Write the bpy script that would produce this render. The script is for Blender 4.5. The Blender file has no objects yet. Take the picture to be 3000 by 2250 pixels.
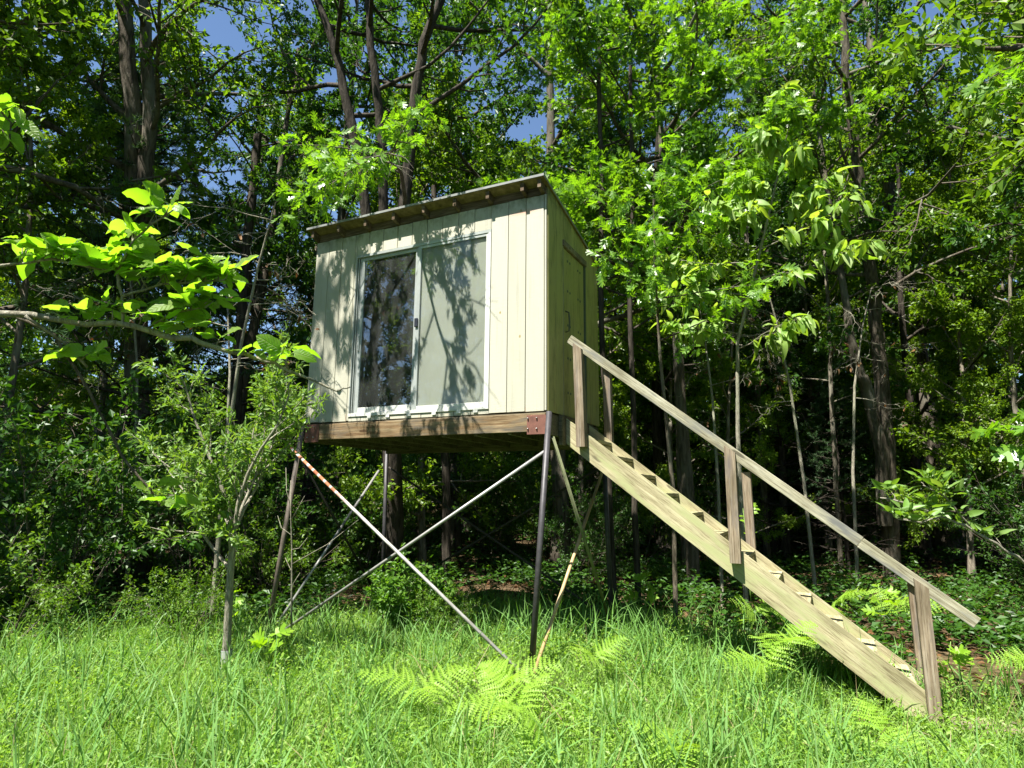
import bpy, math
import numpy as np
from mathutils import Vector, Matrix, Quaternion

# ------------------------------------------------------------------ camera, sky, sun, exposure
S = bpy.context.scene
COL = S.collection
rad = math.radians
cam_d = bpy.data.cameras.new("camera")
cam = bpy.data.objects.new("camera", cam_d)
COL.objects.link(cam)
cam_d.sensor_width = 36.0
cam_d.lens = 36.0 * 1830.0 / 3000.0
cam_d.clip_start = 0.05
cam_d.clip_end = 600
cam.matrix_world = (Matrix.Translation((2.333, -5.498, 1.50)) @ Matrix.Rotation(rad(26.221), 4, 'Z')
                    @ Matrix.Rotation(rad(100.0), 4, 'X') @ Matrix.Rotation(rad(0.573), 4, 'Z'))
S.camera = cam
SUN_EL, SUN_AZ = 62.0, 191.0          # azimuth clockwise from +Y
world = bpy.data.worlds.new("World")
S.world = world
world.use_nodes = True
wn = world.node_tree.nodes
wl = world.node_tree.links
wn.clear()
sky = wn.new("ShaderNodeTexSky")
sky.sky_type = 'NISHITA'
sky.sun_disc = False
sky.sun_elevation = rad(SUN_EL)
sky.sun_rotation = rad(SUN_AZ)
sky.air_density = 1.0
sky.dust_density = 0.0
sky.ozone_density = 3.5
bg = wn.new("ShaderNodeBackground")
bg.inputs["Strength"].default_value = 0.058
wo = wn.new("ShaderNodeOutputWorld")
wl.new(sky.outputs[0], bg.inputs[0])
wl.new(bg.outputs[0], wo.inputs[0])
sun_d = bpy.data.lights.new("sun", 'SUN')
sun_d.energy = 5.0
sun_d.angle = rad(0.53)
sun_d.color = (1.0, 0.965, 0.89)
sun = bpy.data.objects.new("sun", sun_d)
COL.objects.link(sun)
ce = math.cos(rad(SUN_EL))
sun_dir = Vector((math.sin(rad(SUN_AZ)) * ce, math.cos(rad(SUN_AZ)) * ce, math.sin(rad(SUN_EL))))
sun.location = sun_dir * 40
sun.rotation_euler = (-sun_dir).to_track_quat('-Z', 'Y').to_euler()
S.view_settings.view_transform = 'Standard'
S.view_settings.look = 'None'
S.view_settings.gamma = 1.0
S.view_settings.use_curve_mapping = False
S.view_settings.exposure = 1.8
S.cycles.max_bounces = 8
S.cycles.diffuse_bounces = 4
S.cycles.transmission_bounces = 4
S.cycles.transparent_max_bounces = 8
S.cycles.sample_clamp_indirect = 6.0

CAM = np.array([2.333, -5.498, 1.50])


# ------------------------------------------------------------------ helpers
def nrm(v):
    v = np.asarray(v, float)
    return v / (np.linalg.norm(v, axis=-1, keepdims=True) + 1e-12)


class MB:
    """collects vertices and faces (by face size) of one mesh"""
    def __init__(self):
        self.V = []
        self.F = {}
        self.n = 0

    def add(self, V, F):
        V = np.asarray(V, float).reshape(-1, 3)
        for f in F:
            f = np.asarray(f, int)
            if f.ndim == 1:
                f = f[None]
            self.F.setdefault(f.shape[1], []).append(f + self.n)
        self.V.append(V)
        self.n += len(V)
        return self

    def mesh(self, name, mat=None, smooth=False):
        me = bpy.data.meshes.new(name)
        V = np.concatenate(self.V)
        me.vertices.add(len(V))
        me.vertices.foreach_set("co", V.astype(np.float32).ravel())
        loops, starts, tot = [], [], 0
        for k, fl in self.F.items():
            f = np.concatenate(fl)
            loops.append(f.ravel())
            starts.append(tot + np.arange(len(f)) * k)
            tot += f.size
        loops = np.concatenate(loops)
        starts = np.concatenate(starts)
        me.loops.add(tot)
        me.loops.foreach_set("vertex_index", loops.astype(np.int32))
        me.polygons.add(len(starts))
        me.polygons.foreach_set("loop_start", starts.astype(np.int32))
        me.polygons.foreach_set("use_smooth", np.full(len(starts), bool(smooth)))
        me.update(calc_edges=True)
        me.validate()
        if mat:
            me.materials.append(mat)
        return me


def link(name, me, parent=None, loc=None, rot=None, scale=None):
    o = bpy.data.objects.new(name, me)
    COL.objects.link(o)
    if parent is not None:
        o.parent = parent
    if loc is not None:
        o.location = loc
    if rot is not None:
        o.rotation_euler = rot
    if scale is not None:
        o.scale = scale
    return o


def tag(o, label=None, cat=None, group=None, kind=None):
    if label:
        o["label"] = label
    if cat:
        o["category"] = cat
    if group:
        o["group"] = group
    if kind:
        o["kind"] = kind
    return o


def thing(name, label, cat, loc=(0, 0, 0), rotz=0.0, group=None, scale=None):
    o = bpy.data.objects.new(name, None)
    o.empty_display_size = 0.1
    COL.objects.link(o)
    o.location = loc
    o.rotation_euler = (0, 0, rotz)
    if scale:
        o.scale = (scale,) * 3 if not hasattr(scale, '__len__') else scale
    return tag(o, label, cat, group)


def dup(src, label, loc, rotz=0.0, scale=1.0, group=None):
    r = src.copy()
    COL.objects.link(r)
    r.location = loc
    r.rotation_euler = (0, 0, rotz)
    r.scale = (scale,) * 3 if not hasattr(scale, '__len__') else scale
    r["label"] = label
    if group:
        r["group"] = group
    for ch in list(src.children):
        c = ch.copy()
        COL.objects.link(c)
        c.parent = r
        for g in list(ch.children):
            d = g.copy()
            COL.objects.link(d)
            d.parent = c
    return r


def box_vf(x0, x1, y0, y1, z0, z1, b=0.0):
    """a box; with b > 0 its twelve edges are chamfered"""
    if b <= 0:
        V = [(x, y, z) for x in (x0, x1) for y in (y0, y1) for z in (z0, z1)]
        F = [np.array([(0, 1, 3, 2), (4, 6, 7, 5), (0, 4, 5, 1), (2, 3, 7, 6), (0, 2, 6, 4), (1, 5, 7, 3)])]
        return np.array(V, float), F
    X, Y, Z = (x0, x1), (y0, y1), (z0, z1)
    V, idx = [], {}
    for i in (0, 1):
        for j in (0, 1):
            for k in (0, 1):
                sx, sy, sz = (1, -1)[i] * b, (1, -1)[j] * b, (1, -1)[k] * b
                idx[i, j, k] = len(V)
                V += [(X[i], Y[j] + sy, Z[k] + sz), (X[i] + sx, Y[j], Z[k] + sz), (X[i] + sx, Y[j] + sy, Z[k])]
    q, t = [], []
    g = lambda i, j, k, a: idx[i, j, k] + a
    for i in (0, 1):
        f = [g(i, 0, 0, 0), g(i, 1, 0, 0), g(i, 1, 1, 0), g(i, 0, 1, 0)]
        q.append(f if i else f[::-1])
        f = [g(0, i, 0, 1), g(0, i, 1, 1), g(1, i, 1, 1), g(1, i, 0, 1)]
        q.append(f if i else f[::-1])
        f = [g(0, 0, i, 2), g(1, 0, i, 2), g(1, 1, i, 2), g(0, 1, i, 2)]
        q.append(f if i else f[::-1])
    for j in (0, 1):
        for k in (0, 1):
            q.append([g(0, j, k, 1), g(1, j, k, 1), g(1, j, k, 2), g(0, j, k, 2)])
            q.append([g(j, 0, k, 0), g(j, 1, k, 0), g(j, 1, k, 2), g(j, 0, k, 2)])
            q.append([g(j, k, 0, 0), g(j, k, 1, 0), g(j, k, 1, 1), g(j, k, 0, 1)])
    for i in (0, 1):
        for j in (0, 1):
            for k in (0, 1):
                t.append([g(i, j, k, 0), g(i, j, k, 1), g(i, j, k, 2)])
    return np.array(V, float), [np.array(q), np.array(t)]


def fix_normals(me):
    import bmesh
    bm = bmesh.new()
    bm.from_mesh(me)
    bmesh.ops.recalc_face_normals(bm, faces=bm.faces)
    bm.to_mesh(me)
    bm.free()
    return me


def box(name, x0, x1, y0, y1, z0, z1, mat, parent=None, b=0.002):
    """axis-aligned board; the mesh keeps world orientation, origin at its centre"""
    c = ((x0 + x1) / 2, (y0 + y1) / 2, (z0 + z1) / 2)
    V, F = box_vf(x0 - c[0], x1 - c[0], y0 - c[1], y1 - c[1], z0 - c[2], z1 - c[2], b)
    me = fix_normals(MB().add(V, F).mesh(name, mat))
    return link(name, me, parent, c)


def board(name, p0, p1, w, t, mat, parent=None, up=(0, 0, 1), b=0.003):
    """a board whose long axis (local X) runs p0 -> p1; w across (local Z, towards up), t thick (local Y)"""
    p0, p1 = np.asarray(p0, float), np.asarray(p1, float)
    L = np.linalg.norm(p1 - p0)
    x = (p1 - p0) / L
    z = np.asarray(up, float)
    z = z - x * (z @ x)
    z /= np.linalg.norm(z)
    y = np.cross(z, x)
    V, F = box_vf(-L / 2, L / 2, -t / 2, t / 2, -w / 2, w / 2, b)
    o = link(name, fix_normals(MB().add(V, F).mesh(name, mat)), parent)
    M = Matrix((x, y, z)).transposed().to_4x4()
    M.translation = Vector((p0 + p1) / 2)
    o.matrix_local = M
    return o


def tube_vf(P, R, n=8, cap=True):
    P = np.asarray(P, float)
    R = np.broadcast_to(np.asarray(R, float), (len(P),))
    T = np.gradient(P, axis=0)
    T = nrm(T)
    ref = np.array([0.0, 0, 1]) if abs(T[0][2]) < 0.9 else np.array([1.0, 0, 0])
    V = []
    a = np.linspace(0, 2 * np.pi, n, endpoint=False)
    u = np.cross(T[0], ref)
    u /= np.linalg.norm(u)
    for i in range(len(P)):
        u = u - T[i] * (u @ T[i])
        u /= np.linalg.norm(u) + 1e-9
        v = np.cross(T[i], u)
        V.append(P[i] + R[i] * (np.cos(a)[:, None] * u + np.sin(a)[:, None] * v))
    V = np.concatenate(V)
    k = np.arange(n)
    k2 = (k + 1) % n
    q = np.concatenate([np.stack([i * n + k, i * n + k2, (i + 1) * n + k2, (i + 1) * n + k], 1) for i in range(len(P) - 1)])
    F = [q]
    if cap:
        F.append(np.arange(n)[::-1])
        F.append((len(P) - 1) * n + np.arange(n))
    return V, F


def pipe(name, p0, p1, r, mat, parent=None, n=14, hollow=True):
    p0, p1 = np.asarray(p0, float), np.asarray(p1, float)
    L = np.linalg.norm(p1 - p0)
    P = [(0, 0, 0), (L, 0, 0)]
    mb = MB()
    V, F = tube_vf(P, [r, r], n, cap=not hollow)
    mb.add(V, F)
    if hollow:
        k = np.arange(n)
        k2 = (k + 1) % n
        ri = r * 0.8
        V2, F2 = tube_vf([(0, 0, 0), (L, 0, 0)], [ri, ri], n, cap=False)
        mb.add(V2, [F2[0][:, ::-1]])
        mb.add(np.zeros((0, 3)), [])
        q1 = np.stack([k, 2 * n + k, 2 * n + k2, k2], 1) - mb.n
        q2 = np.stack([n + k, n + k2, 3 * n + k2, 3 * n + k], 1) - mb.n
        mb.add(np.zeros((0, 3)), [q1, q2])
    me = mb.mesh(name, mat, smooth=True)
    o = link(name, me, parent)
    x = Vector((p1 - p0) / L)
    M = x.to_track_quat('X', 'Z').to_matrix().to_4x4()
    M.translation = Vector(p0)
    o.matrix_local = M
    return o


# ------------------------------------------------------------------ materials
def new_mat(name):
    m = bpy.data.materials.new(name)
    m.use_nodes = True
    nt = m.node_tree
    nt.nodes.clear()
    return m, nt, nt.nodes, nt.links


def nd(nt, typ, **kw):
    n = nt.nodes.new(typ)
    for k, v in kw.items():
        if k in n.inputs:
            n.inputs[k].default_value = v
        else:
            setattr(n, k, v)
    return n


def ramp(nt, fac, stops):
    r = nt.nodes.new("ShaderNodeValToRGB")
    e = r.color_ramp.elements
    while len(e) < len(stops):
        e.new(0.5)
    for i, (p, c) in enumerate(stops):
        e[i].position = p
        e[i].color = (*c, 1.0) if len(c) == 3 else c
    nt.links.new(fac, r.inputs[0])
    return r


def mapped(nt, scale, coord="Object", rand=True):
    tc = nt.nodes.new("ShaderNodeTexCoord")
    mp = nt.nodes.new("ShaderNodeMapping")
    mp.inputs["Scale"].default_value = scale
    nt.links.new(tc.outputs[coord], mp.inputs["Vector"])
    if rand:
        oi = nt.nodes.new("ShaderNodeObjectInfo")
        ml = nd(nt, "ShaderNodeMath", operation='MULTIPLY')
        ml.inputs[1].default_value = 37.0
        nt.links.new(oi.outputs["Random"], ml.inputs[0])
        cb = nt.nodes.new("ShaderNodeCombineXYZ")
        for i in range(3):
            nt.links.new(ml.outputs[0], cb.inputs[i])
        nt.links.new(cb.outputs[0], mp.inputs["Location"])
    return mp.outputs[0]


def leaf_mat(name, cols, trans=0.45, rough=0.42, spec=0.5, bright=1.0, trans_col=None, vein=False):
    """leaf: two-sided sheet, part reflecting and part letting the light through; each leaf has its own tint"""
    m, nt, n, l = new_mat(name)
    geo = n.new("ShaderNodeNewGeometry")
    oi = n.new("ShaderNodeObjectInfo")
    ad = nd(nt, "ShaderNodeMath", operation='ADD')
    l.new(geo.outputs["Random Per Island"], ad.inputs[0])
    l.new(oi.outputs["Random"], ad.inputs[1])
    fr = nd(nt, "ShaderNodeMath", operation='FRACT')
    l.new(ad.outputs[0], fr.inputs[0])
    k = len(cols)
    r = ramp(nt, fr.outputs[0], [(i / max(1, k - 1), tuple(c * bright for c in cc)) for i, cc in enumerate(cols)])
    col = r.outputs[0]
    pb = n.new("ShaderNodeBsdfPrincipled")
    pb.inputs["Roughness"].default_value = rough
    pb.inputs["Specular IOR Level"].default_value = spec
    l.new(col, pb.inputs["Base Color"])
    tr = n.new("ShaderNodeBsdfTranslucent")
    hs = n.new("ShaderNodeMix")
    hs.data_type = 'RGBA'
    hs.blend_type = 'MULTIPLY'
    hs.inputs["Factor"].default_value = 1.0
    l.new(col, hs.inputs["A"])
    hs.inputs["B"].default_value = (*(trans_col or (2.0, 1.95, 0.5)), 1)
    l.new(hs.outputs["Result"], tr.inputs[0])
    mx = n.new("ShaderNodeMixShader")
    mx.inputs[0].default_value = trans
    l.new(pb.outputs[0], mx.inputs[1])
    l.new(tr.outputs[0], mx.inputs[2])
    out = n.new("ShaderNodeOutputMaterial")
    l.new(mx.outputs[0], out.inputs[0])
    return m


def finish(nt, col, rough=0.8, spec=0.3, bump=None, bstr=0.3, bdist=0.01, metal=0.0):
    pb = nt.nodes.new("ShaderNodeBsdfPrincipled")
    if isinstance(col, (tuple, list)):
        pb.inputs["Base Color"].default_value = (*col, 1)
    else:
        nt.links.new(col, pb.inputs["Base Color"])
    if isinstance(rough, float):
        pb.inputs["Roughness"].default_value = rough
    else:
        nt.links.new(rough, pb.inputs["Roughness"])
    pb.inputs["Specular IOR Level"].default_value = spec
    pb.inputs["Metallic"].default_value = metal
    if bump is not None:
        b = nt.nodes.new("ShaderNodeBump")
        b.inputs["Strength"].default_value = bstr
        b.inputs["Distance"].default_value = bdist
        nt.links.new(bump, b.inputs["Height"])
        nt.links.new(b.outputs[0], pb.inputs["Normal"])
    out = nt.nodes.new("ShaderNodeOutputMaterial")
    nt.links.new(pb.outputs[0], out.inputs[0])
    return pb


def noise(nt, vec, scale=5.0, detail=5.0, rough=0.6, dist=0.0):
    t = nd(nt, "ShaderNodeTexNoise", Scale=scale, Detail=detail, Roughness=rough, Distortion=dist)
    nt.links.new(vec, t.inputs["Vector"])
    return t.outputs["Fac"]


def mixc(nt, fac, a, b, mode='MIX'):
    m = nt.nodes.new("ShaderNodeMix")
    m.data_type = 'RGBA'
    m.blend_type = mode
    for s, v in (("Factor", fac), ("A", a), ("B", b)):
        if isinstance(v, (int, float)):
            m.inputs[s].default_value = v
        elif isinstance(v, (tuple, list)):
            m.inputs[s].default_value = (*v, 1)
        else:
            nt.links.new(v, m.inputs[s])
    return m.outputs["Result"]


def bark_mat(name, c0, c1, scale=1.0, lich=None):
    m, nt, n, l = new_mat(name)
    v = mapped(nt, (9 * scale, 9 * scale, 1.3 * scale), "Object", False)
    a = noise(nt, v, 2.2, 8, 0.65, 0.6)
    v2 = mapped(nt, (1.6, 1.6, 0.8), "Object", False)
    b = noise(nt, v2, 1.5, 4, 0.6)
    r = ramp(nt, a, [(0.36, c0), (0.62, c1)])
    col = r.outputs[0]
    if lich:
        rb = ramp(nt, b, [(0.5, (0, 0, 0)), (0.72, (1, 1, 1))])
        col = mixc(nt, rb.outputs[0], col, lich)
    finish(nt, col, 0.9, 0.15, a, 0.9, 0.03)
    return m


def wood_mat(name, c_dark, c_mid, c_light, grain=1.0, stain=None, spec=0.2):
    """weathered board, grain along local X, knots, grey-green weathering"""
    m, nt, n, l = new_mat(name)
    v = mapped(nt, (1.1, 30 * grain, 30 * grain), "Object")
    a = noise(nt, v, 1.6, 7, 0.62, 0.45)
    v2 = mapped(nt, (2.2, 6, 6), "Object")
    b = noise(nt, v2, 1.2, 4, 0.55)
    v3 = mapped(nt, (6.0, 120, 120), "Object")
    c = noise(nt, v3, 1.0, 4, 0.6)
    r = ramp(nt, a, [(0.33, c_dark), (0.5, c_mid), (0.68, c_light)])
    rb = ramp(nt, b, [(0.35, (0.62, 0.62, 0.58)), (0.62, (1.0, 1.0, 1.0))])
    col = mixc(nt, 1.0, r.outputs[0], rb.outputs[0], 'MULTIPLY')
    col = mixc(nt, 1.0, col, ramp(nt, c, [(0.36, (0.55, 0.52, 0.48)), (0.5, (1, 1, 1))]).outputs[0], 'MULTIPLY')
    vk = mapped(nt, (2.6, 11, 11), "Object")
    vo = nd(nt, "ShaderNodeTexVoronoi", Scale=1.0)
    l.new(vk, vo.inputs["Vector"])
    rk = ramp(nt, vo.outputs["Distance"], [(0.0, (1, 1, 1)), (0.13, (1, 1, 1)), (0.2, (0, 0, 0))])
    vk2 = nd(nt, "ShaderNodeSeparateColor")
    l.new(vo.outputs["Color"], vk2.inputs[0])
    gt = nd(nt, "ShaderNodeMath", operation='GREATER_THAN')
    l.new(vk2.outputs[0], gt.inputs[0])
    gt.inputs[1].default_value = 0.72
    mk = nd(nt, "ShaderNodeMath", operation='MULTIPLY')
    l.new(rk.outputs[0], mk.inputs[0])
    l.new(gt.outputs[0], mk.inputs[1])
    col = mixc(nt, mk.outputs[0], col, tuple(x * 0.45 for x in c_dark))
    if stain:
        vs = mapped(nt, (1.4, 4, 9), "Object")
        s = noise(nt, vs, 1.4, 5, 0.6)
        rs_ = ramp(nt, s, [(0.5, (0, 0, 0)), (0.66, (1, 1, 1))])
        col = mixc(nt, rs_.outputs[0], col, stain)
    ad = nd(nt, "ShaderNodeMath", operation='ADD')
    l.new(a, ad.inputs[0])
    l.new(c, ad.inputs[1])
    finish(nt, col, 0.8, spec, ad.outputs[0], 0.35, 0.004)
    return m


def siding_mat(name, base, algae, rust=True, mould=0.0):
    m, nt, n, l = new_mat(name)
    v = mapped(nt, (16, 16, 110), "Object")
    a = noise(nt, v, 1.0, 5, 0.6, 1.2)
    vv = mapped(nt, (7, 7, 1.2), "Object")
    b = noise(nt, vv, 1.0, 5, 0.6, 0.3)
    col = mixc(nt, ramp(nt, b, [(0.36, (0.66, 0.66, 0.58)), (0.56, (1, 1, 1))]).outputs[0], tuple(x * 0.86 for x in base), base)
    oi = n.new("ShaderNodeObjectInfo")
    col = mixc(nt, 1.0, col, ramp(nt, oi.outputs["Random"], [(0.0, (0.88, 0.885, 0.86)), (1.0, (1.04, 1.035, 1.03))]).outputs[0], 'MULTIPLY')
    st_ = noise(nt, mapped(nt, (26, 26, 0.9), "Object"), 1.2, 5, 0.65, 0.2)
    col = mixc(nt, ramp(nt, st_, [(0.56, (0, 0, 0)), (0.74, (0.55,) * 3)]).outputs[0], col, tuple(x * 0.55 for x in base))
    # algae and dirt under the roof edge and at the foot of the boards (world height)
    geo = n.new("ShaderNodeNewGeometry")
    sp = n.new("ShaderNodeSeparateXYZ")
    l.new(geo.outputs["Position"], sp.inputs[0])
    mr = nd(nt, "ShaderNodeMapRange")
    mr.inputs["From Min"].default_value = 4.36
    mr.inputs["From Max"].default_value = 4.56
    l.new(sp.outputs[2], mr.inputs["Value"])
    vd = mapped(nt, (9, 9, 6), "Object")
    d = noise(nt, vd, 1.3, 5, 0.65)
    rd = ramp(nt, d, [(0.42, (0, 0, 0)), (0.68, (1, 1, 1))])
    mu = nd(nt, "ShaderNodeMath", operation='MULTIPLY')
    l.new(rd.outputs[0], mu.inputs[0])
    l.new(mr.outputs[0], mu.inputs[1])
    col = mixc(nt, mu.outputs[0], col, algae)
    if mould:
        dm = noise(nt, mapped(nt, (7, 7, 1.6), "Object"), 1.5, 6, 0.7, 0.4)
        col = mixc(nt, ramp(nt, dm, [(0.5, (0, 0, 0)), (0.74, (mould,) * 3)]).outputs[0], col, algae)
    else:
        # smear of old red paint near the top of the right-hand boards
        vm = nd(nt, "ShaderNodeVectorMath", operation='MULTIPLY_ADD')
        l.new(geo.outputs["Position"], vm.inputs[0])
        vm.inputs[1].default_value = (4.2, 0.0, 26.0)
        vm.inputs[2].default_value = (0.26 * 4.2, 0.0, -4.375 * 26.0)
        ln = nd(nt, "ShaderNodeVectorMath", operation='LENGTH')
        l.new(vm.outputs[0], ln.inputs[0])
        sm = ramp(nt, ln.outputs["Value"], [(0.0, (0.55,) * 3), (0.5, (0.25,) * 3), (1.0, (0, 0, 0))])
        col = mixc(nt, sm.outputs[0], col, (0.50, 0.20, 0.12))
    if rust:
        mr2 = nd(nt, "ShaderNodeMapRange")
        mr2.inputs["From Min"].default_value = 2.52
        mr2.inputs["From Max"].default_value = 2.30
        l.new(sp.outputs[2], mr2.inputs["Value"])
        d2 = noise(nt, mapped(nt, (10, 10, 3), "Object"), 1.6, 4, 0.6)
        r2 = ramp(nt, d2, [(0.58, (0, 0, 0)), (0.75, (0.8, 0.8, 0.8))])
        mu2 = nd(nt, "ShaderNodeMath", operation='MULTIPLY')
        l.new(r2.outputs[0], mu2.inputs[0])
        l.new(mr2.outputs[0], mu2.inputs[1])
        col = mixc(nt, mu2.outputs[0], col, (0.36, 0.17, 0.06))
    # nail heads bleeding a little rust
    vo = nd(nt, "ShaderNodeTexVoronoi", Scale=1.0)
    l.new(mapped(nt, (4.5, 4.5, 3.2), "Object"), vo.inputs["Vector"])
    rn = ramp(nt, vo.outputs["Distance"], [(0.0, (1, 1, 1)), (0.035, (1, 1, 1)), (0.06, (0, 0, 0))])
    col = mixc(nt, rn.outputs[0], col, (0.25, 0.2, 0.08))
    finish(nt, col, 0.6, 0.35, a, 0.45, 0.004)
    return m


def plain_mat(name, col, rough=0.6, spec=0.4, metal=0.0, var=0.25, scale=8.0, bstr=0.15, spot=None, spot_lo=0.55):
    m, nt, n, l = new_mat(name)
    v = mapped(nt, (scale,) * 3, "Object")
    a = noise(nt, v, 1.0, 6, 0.65)
    c = ramp(nt, a, [(0.3, tuple(x * (1 - var) for x in col)), (0.7, tuple(min(1, x * (1 + var)) for x in col))]).outputs[0]
    if spot:
        b = noise(nt, mapped(nt, (scale * 0.35, scale * 1.5, scale * 1.5), "Object"), 1.0, 5, 0.7)
        c = mixc(nt, ramp(nt, b, [(spot_lo, (0, 0, 0)), (spot_lo + 0.1, (1, 1, 1))]).outputs[0], c, spot)
    finish(nt, c, rough, spec, a, bstr, 0.003, metal)
    return m


LG = [(0.058, 0.130, 0.010), (0.095, 0.178, 0.014), (0.075, 0.155, 0.012), (0.130, 0.210, 0.020)]
LD = [(0.026, 0.078, 0.010), (0.042, 0.108, 0.014), (0.034, 0.092, 0.012), (0.055, 0.125, 0.016)]
M_LIGHT = leaf_mat("light_leaf", [(0.10, 0.185, 0.012), (0.14, 0.23, 0.018), (0.08, 0.16, 0.010), (0.175, 0.255, 0.03)], 0.45, 0.45, 0.35)
M_OAK = leaf_mat("oak_leaf", [(0.075, 0.18, 0.012), (0.12, 0.24, 0.016), (0.095, 0.21, 0.014), (0.15, 0.27, 0.024)], 0.45, 0.36, 0.6)
M_TREE = leaf_mat("tree_leaf", LG, 0.42, 0.45, 0.4)
M_DARK = leaf_mat("dark_leaf", LD, 0.36, 0.45, 0.4)  # dark leaves; also paints shade onto back trees and wood-edge shrubs
M_PALE = leaf_mat("pale_leaf", [(0.22, 0.32, 0.07), (0.16, 0.29, 0.04), (0.26, 0.345, 0.11), (0.13, 0.27, 0.025)], 0.42, 0.5, 0.35)
M_APPLE = leaf_mat("apple_leaf", [(0.125, 0.24, 0.018), (0.165, 0.275, 0.026), (0.145, 0.255, 0.022), (0.20, 0.29, 0.06)], 0.58, 0.42, 0.45, trans_col=(1.65, 1.9, 0.5))


def add_veins(m, under):
    """midrib and slanting side veins on a leaf that is an object of its own; paler underside"""
    nt = m.node_tree
    l = nt.links
    pb = next(n for n in nt.nodes if n.type == 'BSDF_PRINCIPLED')
    src = pb.inputs["Base Color"].links[0].from_socket
    tc = nt.nodes.new("ShaderNodeTexCoord")
    sp = nt.nodes.new("ShaderNodeSeparateXYZ")
    l.new(tc.outputs["Object"], sp.inputs[0])
    ab = nd(nt, "ShaderNodeMath", operation='ABSOLUTE')
    l.new(sp.outputs[0], ab.inputs[0])
    ma = nd(nt, "ShaderNodeMath", operation='MULTIPLY_ADD')
    l.new(ab.outputs[0], ma.inputs[0])
    ma.inputs[1].default_value = -0.75
    l.new(sp.outputs[1], ma.inputs[2])
    ms = nd(nt, "ShaderNodeMath", operation='MULTIPLY')
    l.new(ma.outputs[0], ms.inputs[0])
    ms.inputs[1].default_value = 8.5
    fr = nd(nt, "ShaderNodeMath", operation='FRACT')
    l.new(ms.outputs[0], fr.inputs[0])
    side = ramp(nt, fr.outputs[0], [(0.0, (1, 1, 1)), (0.10, (0.15,) * 3), (0.2, (0, 0, 0)), (0.9, (0, 0, 0)), (1.0, (1, 1, 1))])
    mid = ramp(nt, ab.outputs[0], [(0.0, (1, 1, 1)), (0.012, (1, 1, 1)), (0.03, (0, 0, 0))])
    mx = nd(nt, "ShaderNodeMath", operation='MAXIMUM')
    l.new(side.outputs[0], mx.inputs[0])
    l.new(mid.outputs[0], mx.inputs[1])
    h = nd(nt, "ShaderNodeMath", operation='MULTIPLY')
    l.new(mx.outputs[0], h.inputs[0])
    h.inputs[1].default_value = 0.5
    col = mixc(nt, h.outputs[0], src, (0.30, 0.38, 0.12))
    geo = nt.nodes.new("ShaderNodeNewGeometry")
    hb = nd(nt, "ShaderNodeMath", operation='MULTIPLY')
    l.new(geo.outputs["Backfacing"], hb.inputs[0])
    hb.inputs[1].default_value = 0.6
    l.new(mixc(nt, hb.outputs[0], col, under), pb.inputs["Base Color"])
    bp = nd(nt, "ShaderNodeBump", Strength=0.5, Distance=0.01)
    bp.invert = True
    l.new(mx.outputs[0], bp.inputs["Height"])
    l.new(bp.outputs[0], pb.inputs["Normal"])


add_veins(M_APPLE, (0.22, 0.30, 0.13))
M_OLIVE = leaf_mat("olive_leaf", [(0.11, 0.205, 0.032), (0.14, 0.24, 0.046), (0.095, 0.19, 0.024), (0.18, 0.26, 0.085)], 0.36, 0.45, 0.4)
M_SHRUB = leaf_mat("shrub_leaf", [(0.055, 0.145, 0.014), (0.09, 0.19, 0.02), (0.07, 0.16, 0.018), (0.12, 0.22, 0.03)], 0.42, 0.45, 0.35)
M_GRASS = leaf_mat("grass_blade", [(0.125, 0.25, 0.028), (0.165, 0.295, 0.04), (0.20, 0.32, 0.065), (0.14, 0.26, 0.055), (0.25, 0.33, 0.12)], 0.4, 0.6, 0.2, trans_col=(1.4, 1.5, 0.5))
M_FERN = leaf_mat("fern_leaf", [(0.20, 0.34, 0.035), (0.225, 0.36, 0.05), (0.18, 0.32, 0.03)], 0.45, 0.5, 0.3)
M_WEED = leaf_mat("weed_leaf", [(0.125, 0.25, 0.026), (0.195, 0.32, 0.045), (0.155, 0.28, 0.03), (0.25, 0.35, 0.10)], 0.42, 0.5, 0.3)
M_PINE = leaf_mat("pine_needle", [(0.030, 0.075, 0.022), (0.045, 0.10, 0.035), (0.06, 0.115, 0.05)], 0.2, 0.5, 0.3)
M_DEAD = leaf_mat("dead_leaf", [(0.13, 0.066, 0.026), (0.18, 0.095, 0.04), (0.09, 0.05, 0.024), (0.22, 0.14, 0.07)], 0.25, 0.6, 0.2, trans_col=(1.2, 0.8, 0.5))
M_BARK = bark_mat("bark_grey", (0.035, 0.028, 0.02), (0.13, 0.11, 0.082), 1.0, (0.16, 0.155, 0.12))
M_BARKL = bark_mat("bark_light", (0.07, 0.058, 0.042), (0.25, 0.215, 0.165), 1.0, (0.27, 0.26, 0.20))
M_BARKD = bark_mat("bark_dark", (0.018, 0.015, 0.011), (0.07, 0.058, 0.045))
M_TWIG = bark_mat("twig_bark", (0.05, 0.04, 0.028), (0.17, 0.145, 0.105), 3.0, (0.22, 0.22, 0.17))
M_TWIGL = bark_mat("olive_bark", (0.16, 0.145, 0.105), (0.34, 0.315, 0.245), 3.0, (0.24, 0.25, 0.17))
M_STEM = plain_mat("green_stem", (0.14, 0.22, 0.05), 0.6, 0.3)
M_SIDE = siding_mat("cream_siding", (0.40, 0.385, 0.31), (0.10, 0.115, 0.055))
M_SIDE2 = siding_mat("shaded_algae_siding", (0.34, 0.31, 0.115), (0.05, 0.06, 0.022), True, 0.75)  # right wall's shade put into the darker olive base; algae blotches over it
M_BACK = plain_mat("siding_groove", (0.24, 0.225, 0.15), 0.8, 0.2)
M_TRIMW = plain_mat("painted_metal", (0.50, 0.50, 0.46), 0.4, 0.5, 0.0, 0.1)
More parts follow.
